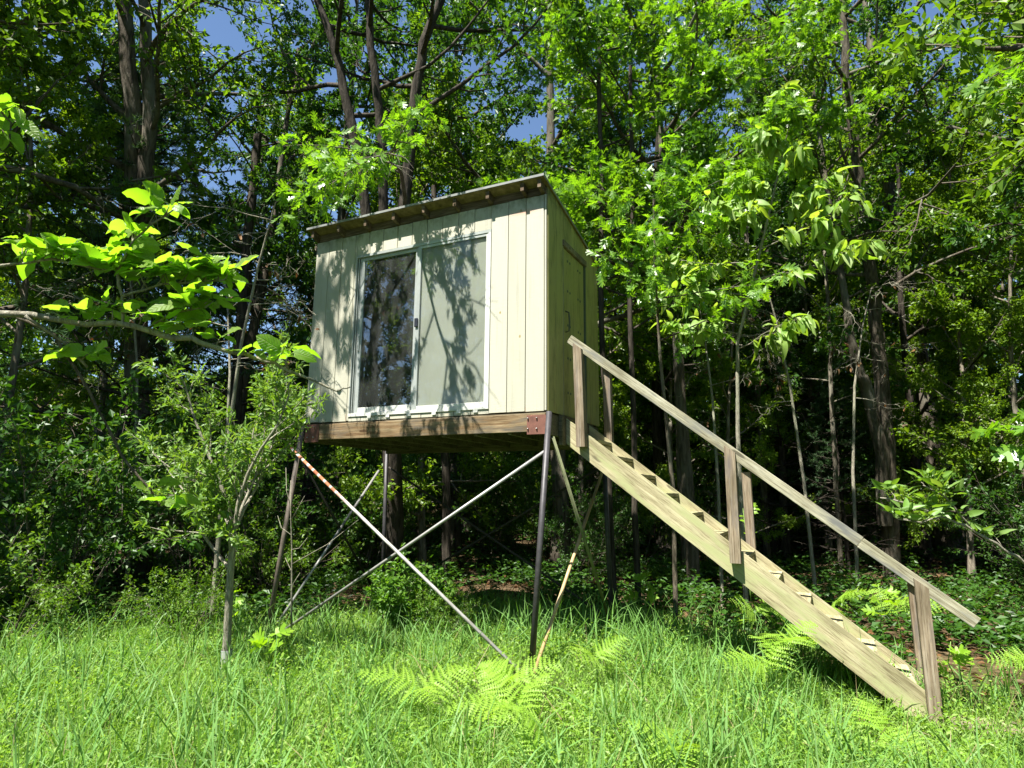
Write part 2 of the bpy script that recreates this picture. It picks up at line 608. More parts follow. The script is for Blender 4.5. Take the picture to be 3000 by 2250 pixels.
M_ALU = plain_mat("window_alu", (0.36, 0.38, 0.36), 0.35, 0.5, 0.3, 0.12)
M_TRACK = plain_mat("dark_track", (0.06, 0.075, 0.055), 0.5, 0.4)
M_BLACK = plain_mat("black_plastic", (0.015, 0.017, 0.025), 0.4, 0.5)
M_INT = plain_mat("interior_board", (0.05, 0.045, 0.03), 0.9, 0.1)
M_CURT = plain_mat("window_blind", (0.33, 0.325, 0.30), 0.9, 0.1, 0, 0.10, 2.0, 0.05)
M_FLASH = plain_mat("drip_edge", (0.20, 0.205, 0.195), 0.5, 0.4, 0.1, 0.3)
M_ROOF = plain_mat("roof_felt", (0.09, 0.09, 0.08), 0.9, 0.2)
M_SOFF = plain_mat("roof_sheathing", (0.19, 0.14, 0.07), 0.85, 0.2, 0, 0.5, 14.0, 0.4)
M_RAFT = wood_mat("rafter_wood", (0.085, 0.055, 0.033), (0.143, 0.098, 0.062), (0.208, 0.163, 0.117))
M_BEAM = wood_mat("beam_wood", (0.124, 0.068, 0.029), (0.215, 0.146, 0.078), (0.273, 0.215, 0.130), 0.7, (0.098, 0.085, 0.065))
M_JOIST = wood_mat("joist_wood", (0.091, 0.075, 0.046), (0.156, 0.130, 0.085), (0.202, 0.176, 0.117))
M_STAIR = wood_mat("stair_wood", (0.271, 0.237, 0.137), (0.362, 0.321, 0.192), (0.422, 0.389, 0.246), 0.8, (0.282, 0.288, 0.141))
M_POST = wood_mat("post_wood", (0.144, 0.106, 0.068), (0.248, 0.197, 0.136), (0.315, 0.272, 0.205), 1.0, (0.120, 0.101, 0.085))
M_RAIL = wood_mat("rail_wood", (0.191, 0.173, 0.114), (0.316, 0.296, 0.209), (0.382, 0.373, 0.286), 1.0, (0.124, 0.124, 0.114))
M_LEG = plain_mat("leg_steel", (0.045, 0.042, 0.045), 0.5, 0.4, 0.2, 0.35, 14, 0.3, (0.16, 0.12, 0.09), 0.66)
M_LEGR = plain_mat("leg_steel_rusty", (0.13, 0.105, 0.085), 0.6, 0.3, 0.1, 0.3, 14, 0.3, (0.22, 0.14, 0.10), 0.58)
M_GALV = plain_mat("galvanised_pipe", (0.26, 0.255, 0.24), 0.5, 0.5, 0.3, 0.2, 10, 0.2, (0.30, 0.22, 0.14), 0.64)
M_GREENP = plain_mat("mossy_pipe", (0.16, 0.17, 0.09), 0.7, 0.3, 0.0, 0.3)
M_TANP = plain_mat("tan_pipe", (0.40, 0.27, 0.13), 0.6, 0.3, 0.0, 0.2, 10, 0.2, (0.33, 0.30, 0.24), 0.56)
M_DARKP = plain_mat("dark_pipe", (0.035, 0.03, 0.025), 0.7, 0.3)
M_PLATE = plain_mat("primer_plate", (0.135, 0.058, 0.042), 0.65, 0.3, 0, 0.25, 16, 0.2, (0.30, 0.115, 0.07), 0.62)
M_BOLT = plain_mat("bolt_zinc", (0.30, 0.30, 0.28), 0.35, 0.5, 0.6)
M_HANDLE = plain_mat("door_handle_iron", (0.08, 0.085, 0.06), 0.6, 0.4, 0.4)
M_GUARD = plain_mat("tree_guard_plastic", (0.27, 0.28, 0.26), 0.45, 0.5, 0, 0.1)
M_STONE = plain_mat("stone_grey", (0.16, 0.155, 0.13), 0.85, 0.2, 0, 0.3)


def rusty_white_pipe():
    """galvanised tube with red-brown flaking bands on its first metre"""
    m, nt, n, l = new_mat("flaking_pipe")
    tc = n.new("ShaderNodeTexCoord")
    sp = n.new("ShaderNodeSeparateXYZ")
    l.new(tc.outputs["Object"], sp.inputs[0])
    a = noise(nt, mapped(nt, (9, 30, 30), "Object", False), 1.0, 4, 0.6)
    w = nd(nt, "ShaderNodeTexWave", Scale=2.9, Distortion=2.2, Detail=3.0)
    w.wave_type = 'BANDS'
    l.new(tc.outputs["Object"], w.inputs["Vector"])
    rw = ramp(nt, w.outputs["Fac"], [(0.66, (0, 0, 0)), (0.8, (1, 1, 1))])
    mr = nd(nt, "ShaderNodeMapRange")
    mr.inputs["From Min"].default_value = 0.85
    mr.inputs["From Max"].default_value = 1.15
    l.new(sp.outputs[0], mr.inputs["Value"])
    mx = nd(nt, "ShaderNodeMath", operation='MAXIMUM')
    l.new(rw.outputs[0], mx.inputs[0])
    l.new(mr.outputs[0], mx.inputs[1])
    white = ramp(nt, a, [(0.35, (0.22, 0.205, 0.18)), (0.6, (0.36, 0.35, 0.33))]).outputs[0]
    red = ramp(nt, a, [(0.35, (0.22, 0.075, 0.035)), (0.65, (0.36, 0.15, 0.075))]).outputs[0]
    finish(nt, mixc(nt, mx.outputs[0], red, white), 0.5, 0.4, a, 0.3, 0.003)
    return m


M_FLAKE = rusty_white_pipe()


def glass_mat(name, dirt, refl):
    m, nt, n, l = new_mat(name)
    fr = nd(nt, "ShaderNodeFresnel", IOR=1.52)
    ml = nd(nt, "ShaderNodeMath", operation='MULTIPLY')
    l.new(fr.outputs[0], ml.inputs[0])
    ml.inputs[1].default_value = refl
    gg = n.new("ShaderNodeNewGeometry")
    fb = nd(nt, "ShaderNodeMath", operation='SUBTRACT')
    fb.inputs[0].default_value = 1.0
    l.new(gg.outputs["Backfacing"], fb.inputs[1])
    mb_ = nd(nt, "ShaderNodeMath", operation='MULTIPLY')
    l.new(ml.outputs[0], mb_.inputs[0])
    l.new(fb.outputs[0], mb_.inputs[1])
    ml = mb_
    tr = n.new("ShaderNodeBsdfTransparent")
    tr.inputs[0].default_value = (0.88, 0.90, 0.87, 1)
    gl = nd(nt, "ShaderNodeBsdfGlossy", Roughness=0.015)
    mx = n.new("ShaderNodeMixShader")
    l.new(ml.outputs[0], mx.inputs[0])
    l.new(tr.outputs[0], mx.inputs[1])
    l.new(gl.outputs[0], mx.inputs[2])
    df = nd(nt, "ShaderNodeBsdfDiffuse")
    df.inputs[0].default_value = (0.50, 0.52, 0.50, 1)
    a = noise(nt, mapped(nt, (5.5, 5.5, 1.1), "Object"), 1.3, 7, 0.68, 0.5)
    r = ramp(nt, a, [(0.47, (0, 0, 0)), (0.72, (dirt,) * 3)])
    a2 = noise(nt, mapped(nt, (60, 60, 60), "Object"), 1.0, 3, 0.6)
    r2 = ramp(nt, a2, [(0.55, (0.02,) * 3), (0.75, (dirt * 0.22 + 0.02,) * 3)])
    ad = nd(nt, "ShaderNodeMath", operation='ADD')
    l.new(r.outputs[0], ad.inputs[0])
    l.new(r2.outputs[0], ad.inputs[1])
    m2 = n.new("ShaderNodeMixShader")
    l.new(ad.outputs[0], m2.inputs[0])
    l.new(mx.outputs[0], m2.inputs[1])
    l.new(df.outputs[0], m2.inputs[2])
    out = n.new("ShaderNodeOutputMaterial")
    l.new(m2.outputs[0], out.inputs[0])
    return m


M_GLASS = glass_mat("dirty_glass", 0.03, 4.6)
M_GLASS2 = glass_mat("clean_glass", 0.03, 1.0)

# ------------------------------------------------------------------ ground
def vnoise(x, y, s=1.0, o=0.0):
    return (np.sin(x * 1.7 * s + 1.3 + o) * np.cos(y * 1.9 * s - 0.4 + o) + 0.6 * np.sin(x * 3.1 * s + y * 2.3 * s + o)
            + 0.4 * np.cos(x * 5.3 * s - y * 4.7 * s + 2 * o)) / 2.0


def gz(x, y):
    x, y = np.asarray(x, float), np.asarray(y, float)
    d = np.hypot(x - CAM[0], y - CAM[1])
    z = -0.05 + 0.035 * vnoise(x, y, 0.6) + 0.03 * np.exp(-((x - 0.1) ** 2 + (y + 0.2) ** 2) / 0.9) - 0.10 * np.exp(-((x - 3.1) ** 2 + (y - 0.2) ** 2) / 1.2)
    z = z + np.clip(d - 14, 0, 60) * 0.10 + np.clip(d - 26, 0, 60) * 0.12
    fr = np.clip((-y - 3.0) / 3, 0, 1)
    return z - 0.06 * fr


def make_ground():
    u = np.concatenate([np.linspace(-90, -14, 24), np.linspace(-13, 8, 85), np.linspace(9, 80, 20)])
    w = np.concatenate([np.linspace(-60, -11, 14), np.linspace(-10, 12, 90), np.linspace(13, 90, 26)])
    X, Y = np.meshgrid(u, w, indexing='ij')
    V = np.stack([X, Y, gz(X, Y)], -1).reshape(-1, 3)
    nx, ny = X.shape
    i = np.arange(nx - 1)[:, None] * ny + np.arange(ny - 1)[None]
    i = i.ravel()
    F = np.stack([i, i + ny, i + ny + 1, i + 1], 1)
    m, nt, n, l = new_mat("forest_floor")
    v = mapped(nt, (1, 1, 1), "Object", False)
    a = noise(nt, v, 9.0, 8, 0.7)
    vo = nd(nt, "ShaderNodeTexVoronoi", Scale=16.0)
    l.new(v, vo.inputs["Vector"])
    sc = nd(nt, "ShaderNodeSeparateColor")
    l.new(vo.outputs["Color"], sc.inputs[0])
    litter = ramp(nt, sc.outputs[0], [(0.0, (0.025, 0.018, 0.009)), (0.45, (0.055, 0.036, 0.018)), (0.8, (0.095, 0.064, 0.036)), (1.0, (0.14, 0.10, 0.06))]).outputs[0]
    soil = ramp(nt, a, [(0.35, (0.030, 0.048, 0.010)), (0.7, (0.07, 0.095, 0.022))]).outputs[0]
    sp = n.new("ShaderNodeSeparateXYZ")
    l.new(v, sp.inputs[0])
    b = noise(nt, v, 1.1, 4, 0.6)
    ad = nd(nt, "ShaderNodeMath", operation='MULTIPLY_ADD')
    l.new(b, ad.inputs[0])
    ad.inputs[1].default_value = 3.0
    l.new(sp.outputs[1], ad.inputs[2])
    mr = nd(nt, "ShaderNodeMapRange")
    mr.inputs["From Min"].default_value = 2.4
    mr.inputs["From Max"].default_value = 3.6
    l.new(ad.outputs[0], mr.inputs["Value"])
    col = mixc(nt, mr.outputs[0], soil, litter)
    finish(nt, col, 0.95, 0.1, vo.outputs["Distance"], 0.6, 0.03)
    g = link("ground", MB().add(V, [F]).mesh("ground", m, True))
    tag(g, "grassy clearing running into brown leaf litter under the trees", "ground", kind="structure")


make_ground()

# ------------------------------------------------------------------ the elevated cabin
FZ = 2.30            # bottom of the siding
FW = 3.07            # front width
DP = 1.562           # depth
ZT = FZ + 2.228      # top of the front siding
ZR = FZ + 1.983      # top of the rear siding
SL = 0.215           # roof rise towards the front


def zroof(y):        # underside of the roof deck
    return 4.62 - SL * y


cab = thing("elevated_cabin", "small cream wooden cabin raised on four splayed steel pipe legs", "cabin", (-FW / 2, DP / 2, 0))
CO = Vector(cab.location)


def into(o, parent=cab):
    """keep the world place of a part when it is hung under its thing"""
    return o


class Shift:
    pass


def pbox(name, x0, x1, y0, y1, z0, z1, mat, parent=None, b=0.002):
    """box given in world coordinates, child of the cabin or of one of its parts"""
    par = parent or cab
    off = CO if par is cab else CO + Vector(par.location)
    o = box(name, x0 - off.x, x1 - off.x, y0 - off.y, y1 - off.y, z0 - off.z, z1 - off.z, mat, par, b)
    return o


def pmesh(name, mb, mat, parent=None, origin=(0, 0, 0), smooth=False):
    """mesh given in world coordinates, child of the cabin, its origin at the given world point"""
    par = parent or cab
    og = Vector(origin)
    for i, v in enumerate(mb.V):
        mb.V[i] = v - np.array(og)
    off = CO if par is cab else CO + Vector(par.location)
    return link(name, mb.mesh(name, mat, smooth), par, og - off)


rs = np.random.RandomState(11)
g8 = 0.2032
gr = 0.0033          # half a groove
TH = 0.012
wx0, wx1, wz0, wz1 = -2.427, -0.628, FZ + 0.042, FZ + 1.96
# sheets behind the grooves (the wall itself), butted round the window and door
pbox("wall", -FW, wx0, 0.0, 0.02, FZ, zroof(0) - 0.01, M_BACK, b=0)
pbox("wall", wx1, 0, 0.0, 0.02, FZ, zroof(0) - 0.01, M_BACK, b=0)
pbox("wall", wx0, wx1, 0.0, 0.02, wz1, zroof(0) - 0.01, M_BACK, b=0)
pbox("wall", -FW, 0, DP - 0.02, DP, FZ, ZR, M_BACK, b=0)


def slant(name, x0, x1, y0, y1, z0, zf, mat, parent=None):
    """upright board whose top follows zf(y)"""
    V = [(x, y, z) for x in (x0, x1) for y in (y0, y1) for z in (z0, zf(y))]
    F = [np.array([(0, 1, 3, 2), (4, 6, 7, 5), (0, 4, 5, 1), (2, 3, 7, 6), (0, 2, 6, 4), (1, 5, 7, 3)])]
    o = pmesh(name, MB().add(V, F), mat, parent, ((x0 + x1) / 2, (y0 + y1) / 2, (z0 + zf((y0 + y1) / 2)) / 2))
    fix_normals(o.data)
    return o


dy0, dy1, dzt = 0.41, 1.124, FZ + 1.894
zs = lambda y: zroof(y) - 0.006
slant("wall", -FW, -FW + 0.02, 0.02, DP - 0.02, FZ, zs, M_BACK)
slant("wall", -0.02, 0.0, 0.02, dy0, FZ, zs, M_BACK)
slant("wall", -0.02, 0.0, dy1, DP - 0.02, FZ, zs, M_BACK)
slant("wall", -0.02, 0.0, dy0, dy1, dzt, zs, M_BACK)
# front boards: eight-inch strips of the grooved sheets
for k in range(16):
    x0, x1 = -FW + k * g8 + gr, -FW + (k + 1) * g8 - gr
    if k == 15:
        x1 = -0.001
    if k == 0:
        x0 = -FW
    zt = ZT + 0.004 * math.sin(k * 2.1)
    segs = []
    a, b_ = max(x0, wx0), min(x1, wx1)
    if b_ <= a:                                     # clear of the window
        segs.append((x0, x1, FZ - 0.004 * (k % 3), zt))
    else:
        if a > x0 + 0.004:
            segs.append((x0, a - 0.002, FZ - 0.003, zt))
        if b_ < x1 - 0.004:
            segs.append((b_ + 0.002, x1, FZ - 0.003, zt))
        segs.append((a, b_, wz1 + 0.003, zt))
        segs.append((a, b_, FZ - 0.012 + 0.004 * rs.rand(), wz0 - 0.003))
    for (p, q, r0, r1) in segs:
        pbox("siding_plank", p, q, -TH - 0.001 * (k % 2), -0.0005, r0, r1, M_SIDE, b=0.0025)
pbox("corner_trim", -0.016, 0.004, -TH - 0.006, -TH - 0.0015, FZ - 0.002, ZT - 0.02, M_SIDE)
# right side boards (shade side), left side boards and rear boards
ys = [0.004] + [0.02 + 0.2032 * (i + 1) for i in range(7)] + [DP + 0.004]
for i in range(8):
    y0, y1 = ys[i] + gr, ys[i + 1] - gr
    a, b_ = max(y0, dy0), min(y1, dy1)
    parts = []
    if b_ <= a:
        parts.append((y0, y1, FZ - 0.004))
    else:
        if a > y0 + 0.004:
            parts.append((y0, a - 0.002, FZ - 0.004))
        if b_ < y1 - 0.004:
            parts.append((b_ + 0.002, y1, FZ - 0.004))
        parts.append((a, b_, dzt + 0.004))
    for (p, q, z0) in parts:
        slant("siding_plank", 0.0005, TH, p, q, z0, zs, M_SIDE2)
    slant("siding_plank", -FW - TH, -FW - 0.0005, y0, y1, FZ, zs, M_SIDE)
for k in range(15):
    pbox("siding_plank", -FW + k * g8 + gr, -FW + (k + 1) * g8 - gr, DP + 0.0005, DP + TH, FZ, ZR - 0.004, M_SIDE, b=0)
# interior lining so that the room is closed and dark
pbox("floor_deck", -FW + 0.022, -0.022, 0.022, DP - 0.022, FZ - 0.018, FZ + 0.004, M_INT, b=0)

# door on the right side
door = pbox("door", -0.022, -0.006, dy0 + 0.02, dy1 - 0.05, FZ + 0.0, dzt - 0.075, M_BACK, b=0)
dw = (dy1 - 0.05 - dy0 - 0.02) / 4
for i in range(4):
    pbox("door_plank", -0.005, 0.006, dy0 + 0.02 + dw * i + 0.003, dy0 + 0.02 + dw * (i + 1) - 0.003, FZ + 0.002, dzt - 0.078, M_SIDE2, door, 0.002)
    for zb in (0.25, 0.62, 0.98, 1.36, 1.70):
        V, F = tube_vf([(0.0065, 0, 0), (0.011, 0, 0)], [0.016, 0.013], 8)
        c = (0, dy0 + 0.02 + dw * (i + (0.25 if i % 2 else 0.8)), FZ + zb)
        pmesh("bolt", MB().add(V + np.array(c), F), M_TRACK, door, c)
hp = [(0.008, dy0 + 0.08, FZ + 1.12), (0.045, dy0 + 0.085, FZ + 1.10), (0.05, dy0 + 0.09, FZ + 1.0), (0.045, dy0 + 0.085, FZ + 0.9), (0.008, dy0 + 0.08, FZ + 0.89)]
V, F = tube_vf(hp, 0.008, 8)
pmesh("handle", MB().add(V, F), M_HANDLE, door, hp[2], True)
pbox("door_header", 0.0, 0.03, dy0 - 0.005, dy1 + 0.005, dzt - 0.07, dzt - 0.002, M_POST, b=0.003)
pbox("door_jamb", -0.01, 0.02, dy1 - 0.045, dy1 - 0.004, FZ, dzt - 0.072, M_TRACK, b=0.002)
pbox("door_jamb", -0.01, 0.014, dy0 + 0.002, dy0 + 0.018, FZ, dzt - 0.072, M_BACK, b=0.002)

# sliding glass door used as the window of the front
win = pbox("window", wx0 + 0.002, wx1 - 0.002, 0.012, 0.018, wz0 + 0.002, wz0 + 0.03, M_ALU, b=0)
WFY = -0.020
pbox("frame", wx0, wx1, WFY, 0.06, wz1 - 0.034, wz1, M_ALU, win)
pbox("frame", wx0, wx1, WFY - 0.004, 0.06, wz0 - 0.002, wz0 + 0.034, M_TRIMW, win)
pbox("frame", wx1 - 0.03, wx1, WFY - 0.004, 0.06, wz0 + 0.035, wz1 - 0.035, M_TRIMW, win)
for i, (o0, o1, yy, mm) in enumerate([(0, 0.012, WFY, M_ALU), (0.012, 0.024, 0.012, M_TRACK), (0.024, 0.034, -0.006, M_ALU), (0.034, 0.048, 0.02, M_TRACK), (0.048, 0.056, 0.0, M_ALU)]):
    pbox("track", wx0 + o0, wx0 + o1 - 0.0005, yy, 0.058, wz0 + 0.035, wz1 - 0.035, mm, win, 0.001)
mxx = -1.555         # meeting stile
pbox("sash", wx0 + 0.057, wx0 + 0.107, 0.006, 0.034, wz0 + 0.036, wz1 - 0.036, M_ALU, win)
pbox("sash", mxx - 0.045, mxx - 0.002, 0.008, 0.034, wz0 + 0.036, wz1 - 0.036, M_ALU, win)
pbox("sash", wx0 + 0.108, mxx - 0.046, 0.006, 0.034, wz1 - 0.075, wz1 - 0.036, M_ALU, win)
pbox("sash", wx0 + 0.108, mxx - 0.046, 0.006, 0.034, wz0 + 0.036, wz0 + 0.10, M_TRIMW, win)
pbox("sash", mxx, mxx + 0.045, -0.016, 0.004, wz0 + 0.036, wz1 - 0.036, M_ALU, win)
pbox("sash", wx1 - 0.06, wx1 - 0.031, -0.014, 0.004, wz0 + 0.036, wz1 - 0.036, M_TRIMW, win)
pbox("sash", mxx + 0.046, wx1 - 0.061, -0.014, 0.004, wz1 - 0.066, wz1 - 0.036, M_ALU, win)
pbox("sash", mxx + 0.046, wx1 - 0.061, -0.014, 0.004, wz0 + 0.036, wz0 + 0.075, M_TRIMW, win)
pn = pbox("pane", wx0 + 0.1075, mxx - 0.0455, 0.018, 0.022, wz0 + 0.1005, wz1 - 0.0755, M_GLASS, win, 0)
pn["label"] = "left pane, dark and streaked with grey dirt"
pn = pbox("pane", mxx + 0.0455, wx1 - 0.0605, -0.007, -0.003, wz0 + 0.0755, wz1 - 0.0665, M_GLASS2, win, 0)
pn["label"] = "right pane with a pale blind behind it"
pbox("blind", mxx + 0.002, wx1 - 0.032, 0.012, 0.016, wz0 + 0.037, wz1 - 0.037, M_CURT, win, 0)
pbox("latch", mxx - 0.008, mxx + 0.036, -0.034, -0.0165, FZ + 0.99, FZ + 1.09, M_BLACK, win, 0.005)
pbox("pull", wx0 + 0.07, wx0 + 0.09, -0.012, 0.0055, FZ + 0.80, FZ + 0.98, M_ALU, win, 0.003)
for bx in (-2.15, -1.9, -1.62, -1.3, -1.0, -0.8):
    pbox("clip", bx, bx + 0.05, WFY - 0.006, WFY - 0.0045, wz0 - 0.03, wz0 + 0.0, M_TRIMW, win, 0)

# roof
YE = -0.155
RX0, RX1 = -FW - 0.05, 0.035


def rafter_mb(x0, x1, y0, y1, dep):
    V = [(x, y, z) for x in (x0, x1) for y in (y0, y1) for z in (zroof(y) - dep, zroof(y) - 0.001)]
    F = [np.array([(0, 1, 3, 2), (4, 6, 7, 5), (0, 4, 5, 1), (2, 3, 7, 6), (0, 2, 6, 4), (1, 5, 7, 3)])]
    return MB().add(V, F)


for x in (-0.030, -0.222, -0.625, -1.03, -1.435, -1.84, -2.245, -2.645, -3.045):
    o = pmesh("rafter", rafter_mb(x - 0.019, x + 0.019, YE + 0.03, -TH - 0.002, 0.088), M_RAFT, None, (x, -0.05, 4.6))
    fix_normals(o.data)
o = pmesh("blocking", rafter_mb(-FW, 0.0, -TH - 0.001, -0.0005, zroof(0) - ZT - 0.004), M_RAFT, None, (-1.5, 0, 4.58))
fix_normals(o.data)


def roof_sheet(name, x0, x1, y0, y1, d0, d1, mat):
    V = [(x, y, zroof(y) + d) for x in (x0, x1) for y in (y0, y1) for d in (d0, d1)]
    F = [np.array([(0, 1, 3, 2), (4, 6, 7, 5), (0, 4, 5, 1), (2, 3, 7, 6), (0, 2, 6, 4), (1, 5, 7, 3)])]
    o = pmesh(name, MB().add(V, F), mat, None, ((x0 + x1) / 2, (y0 + y1) / 2, zroof((y0 + y1) / 2)))
    fix_normals(o.data)
    return o


roof_sheet("roof_deck", RX0 + 0.004, RX1 - 0.006, YE + 0.006, DP + 0.07, 0.0, 0.014, M_SOFF)
roof_sheet("roofing", RX0 + 0.002, RX1 - 0.004, YE + 0.003, DP + 0.075, 0.0145, 0.022, M_ROOF)
roof_sheet("drip_edge", RX0, RX1, YE - 0.002, YE + 0.0025, 0.001, 0.0235, M_FLASH)
roof_sheet("drip_edge", RX1 - 0.0035, RX1, YE + 0.003, DP + 0.08, -0.004, 0.0225, M_FLASH)
roof_sheet("roofing", RX0, RX1, YE - 0.002, YE + 0.06, 0.0240, 0.0265, M_FLASH)

# floor frame
BZ0, BZ1 = 2.093, 2.268
pbox("beam", -FW + 0.01, -0.0, -0.038, -0.0, BZ0, BZ1, M_BEAM, b=0.004)
pbox("beam", -FW + 0.01, -0.0, DP - 0.045, DP - 0.005, 2.03, BZ1, M_JOIST, b=0.003)
pbox("rim_joist", -0.038, -0.0, 0.001, DP - 0.046, 2.07, BZ1, M_JOIST, b=0.003)
pbox("rim_joist", -FW + 0.01, -FW + 0.048, 0.001, DP - 0.046, 2.07, BZ1, M_JOIST, b=0.003)
pbox("ledger", 0.0015, 0.0415, 0.30, 1.25, 1.985, 2.285, M_JOIST, b=0.003)
for i in range(7):
    x = -0.40 - 0.382 * i
    pbox("floor_joist", x - 0.019, x + 0.019, 0.002, DP - 0.047, 2.075, BZ1, M_JOIST, b=0.002)
pbox("subfloor", -FW + 0.004, -0.004, -0.010, DP - 0.002, BZ1 + 0.001, FZ - 0.019, M_JOIST, b=0)
# steel plates with bolts
for (x0, x1, z0, z1, lab) in ((-3.03, -2.825, 2.066, 2.272, "red primer plate streaked with pale rust at its top"),
                              (-0.187, 0.012, 2.066, 2.252, "red primer plate with bright orange drips")):
    p = pbox("bracket_plate", x0, x1, -0.048, -0.039, z0, z1, M_PLATE, b=0.001)
    p["label"] = lab
    for bx in (x0 + 0.045, x0 + 0.14) if x0 < -1 else (x0 + 0.012, x0 + 0.105):
        for bz in (z0 + 0.055, z1 - 0.03):
            V, F = tube_vf([(bx, -0.0485, bz), (bx, -0.06, bz), (bx, -0.066, bz)], [0.0075, 0.0075, 0.004], 8)
            pmesh("bolt", MB().add(V, F), M_BOLT, p, (bx, -0.055, bz), True)


def ppipe(name, p0, p1, r, mat, lab=None):
    o = pipe(name, np.array(p0) - np.array(CO), np.array(p1) - np.array(CO), r, mat, cab)
    if lab:
        o["label"] = lab
    return o


legs = dict(FR=((0.052, -0.062, 2.275), (-0.01, -0.33, -0.10)), FL=((-3.055, -0.062, 2.262), (-3.22, -0.24, -0.25)),
            RR=((0.045, DP + 0.03, 2.2), (0.08, DP + 0.17, -0.2)), RL=((-3.10, DP + 0.03, 2.2), (-3.19, DP + 0.2, -0.2)))
for kx, (a, b_) in legs.items():
    ppipe("leg", a, b_, 0.028, M_LEGR if kx == "FL" else M_LEG)
ppipe("brace", (-3.13, -0.155, 2.00), (-0.09, -0.385, 0.02), 0.0165, M_FLAKE, "pale pipe brace with flaking red rust along its upper end")
ppipe("brace", (0.02, -0.085, 1.90), (-3.09, -0.19, -0.03), 0.0155, M_GALV)
ppipe("brace", (-3.20, -0.17, -0.02), (-3.12, DP - 0.1, 1.80), 0.016, M_GALV)
ppipe("brace", (-3.11, -0.02, 1.92), (-3.21, DP + 0.12, 0.1), 0.015, M_DARKP)
ppipe("brace", (0.085, -0.05, 2.03), (0.14, DP - 0.05, 0.06), 0.0165, M_GREENP)
ppipe("brace", (0.055, -0.40, 0.02), (0.075, DP, 1.86), 0.0165, M_TANP, "tan rusty pipe brace rising behind the near leg")
ppipe("brace", (-3.08, DP + 0.07, 1.85), (0.05, DP + 0.17, 0.1), 0.015, M_DARKP)
ppipe("brace", (0.03, DP + 0.10, 1.85), (-3.15, DP + 0.2, 0.1), 0.015, M_DARKP)

# ------------------------------------------------------------------ staircase
stair = thing("wooden_staircase", "weathered wooden stairs with a handrail leading up to the cabin's side door", "stairs", (1.5, 0.77, 0))
SO = Vector(stair.location)
ssl = -0.762


def sboard(name, p0, p1, w, t, mat, up=(0, 0, 1), b=0.003):
    return board(name, np.array(p0) - np.array(SO), np.array(p1) - np.array(SO), w, t, mat, stair, up, b)


def stringer(y0, y1):
    """long plank cut plumb at the top and level at the foot"""
    P = [(0.046, 2.262), (3.02, 2.262 + ssl * (3.02 - 0.046)), (3.02, -0.12), (2.80, -0.12), (0.046, 2.005)]
    n = len(P)
    V = [(x, y, z) for y in (y0, y1) for x, z in P]
    F = [np.arange(n), np.arange(n)[::-1] + n] + [np.array([i, i + n, (i + 1) % n + n, (i + 1) % n]) for i in range(n)]
    mid = np.array((1.5, (y0 + y1) / 2, 1.1))
    a = math.atan(ssl)
    R = np.array([[math.cos(a), 0, math.sin(a)], [0, 1, 0], [-math.sin(a), 0, math.cos(a)]])
    # local X along the plank
    R = np.array([[math.cos(a), 0, math.sin(a)], [0, 1, 0], [-math.sin(a), 0, math.cos(a)]])
    L = (np.array(V) - mid) @ R.T
    me = fix_normals(MB().add(L, F).mesh("stringer", M_STAIR))
    o = link("stringer", me, stair, Vector(mid) - SO)
    o.rotation_euler = (0, -a, 0)
    return o


stringer(0.40, 0.440)
stringer(1.10, 1.140)
x = 0.285
i = 0
while x < 3.0:
    zt = 2.262 + ssl * (x - 0.046) - 0.035
    if i != 0 or True:
        sboard("tread", (x - 0.10, 0.442, zt), (x - 0.10, 1.098, zt), 0.235, 0.035, M_STAIR, up=(1, 0, 0))
        sboard("riser", (x - 0.005, 0.442, zt - 0.105), (x - 0.005, 1.098, zt - 0.105), 0.155, 0.02, M_STAIR)
    x += 0.2345
    i += 1
# posts near side: name, top x, top z, foot x, foot z
for (xa, za, xb, zb) in ((0.199, 3.02, 0.229, 1.965), (1.617, 1.945, 1.620, 0.935), (2.958, 0.895, 2.968, -0.14)):
    y = 0.353
    dz = 0.762 * 0.0445
    V = []
    for yy in (y - 0.045, y + 0.045):
        V += [(xa - 0.0445, yy, za + dz * 0), (xa + 0.0445, yy, za - 2 * dz), (xb + 0.0445, yy, zb), (xb - 0.0445, yy, zb)]
    mid = np.array([(xa + xb) / 2, y, (za + zb) / 2])
    L = (np.array(V) - mid)
    L = L[:, [2, 1, 0]] * np.array([1, 1, -1])
    F = [np.array([0, 1, 2, 3]), np.array([7, 6, 5, 4])] + [np.array([i, i + 4, (i + 1) % 4 + 4, (i + 1) % 4]) for i in range(4)]
    o = link("handrail_post", fix_normals(MB().add(L, F).mesh("handrail_post", M_POST)), stair, Vector(mid) - SO, (0, -math.pi / 2, 0))
for (xa, za, xb, zb) in ((0.235, 2.95, 0.25, 1.95), (1.66, 1.74, 1.67, 0.93), (2.99, 0.78, 3.0, -0.1)):
    sboard("handrail_post", (xa, 1.185, za), (xb, 1.185, zb), 0.085, 0.085, M_POST, up=(1, 0, 0))
rsl = (0.631 - 3.113) / (3.313 - 0.124)
rail_z = lambda x: 3.113 + rsl * (x - 0.124) - 0.055
sboard("handrail", (0.095, 0.379 - 0.0, rail_z(0.095)), (2.575, 0.379, rail_z(2.575)), 0.088, 0.038, M_RAIL)
sboard("handrail", (2.577, 0.379, rail_z(2.577) - 0.006), (3.29, 0.379, rail_z(3.29)), 0.088, 0.038, M_RAIL)
sboard("handrail", (0.12, 1.115, rail_z(0.12) - 0.02), (3.27, 1.115, rail_z(3.27) - 0.03), 0.088, 0.038, M_RAIL)

# ------------------------------------------------------------------ leaf shapes (base at origin, length 1 along +Y, face up +Z)
def mir(P):
    return P + [(-x, y) for x, y in P[::-1]]


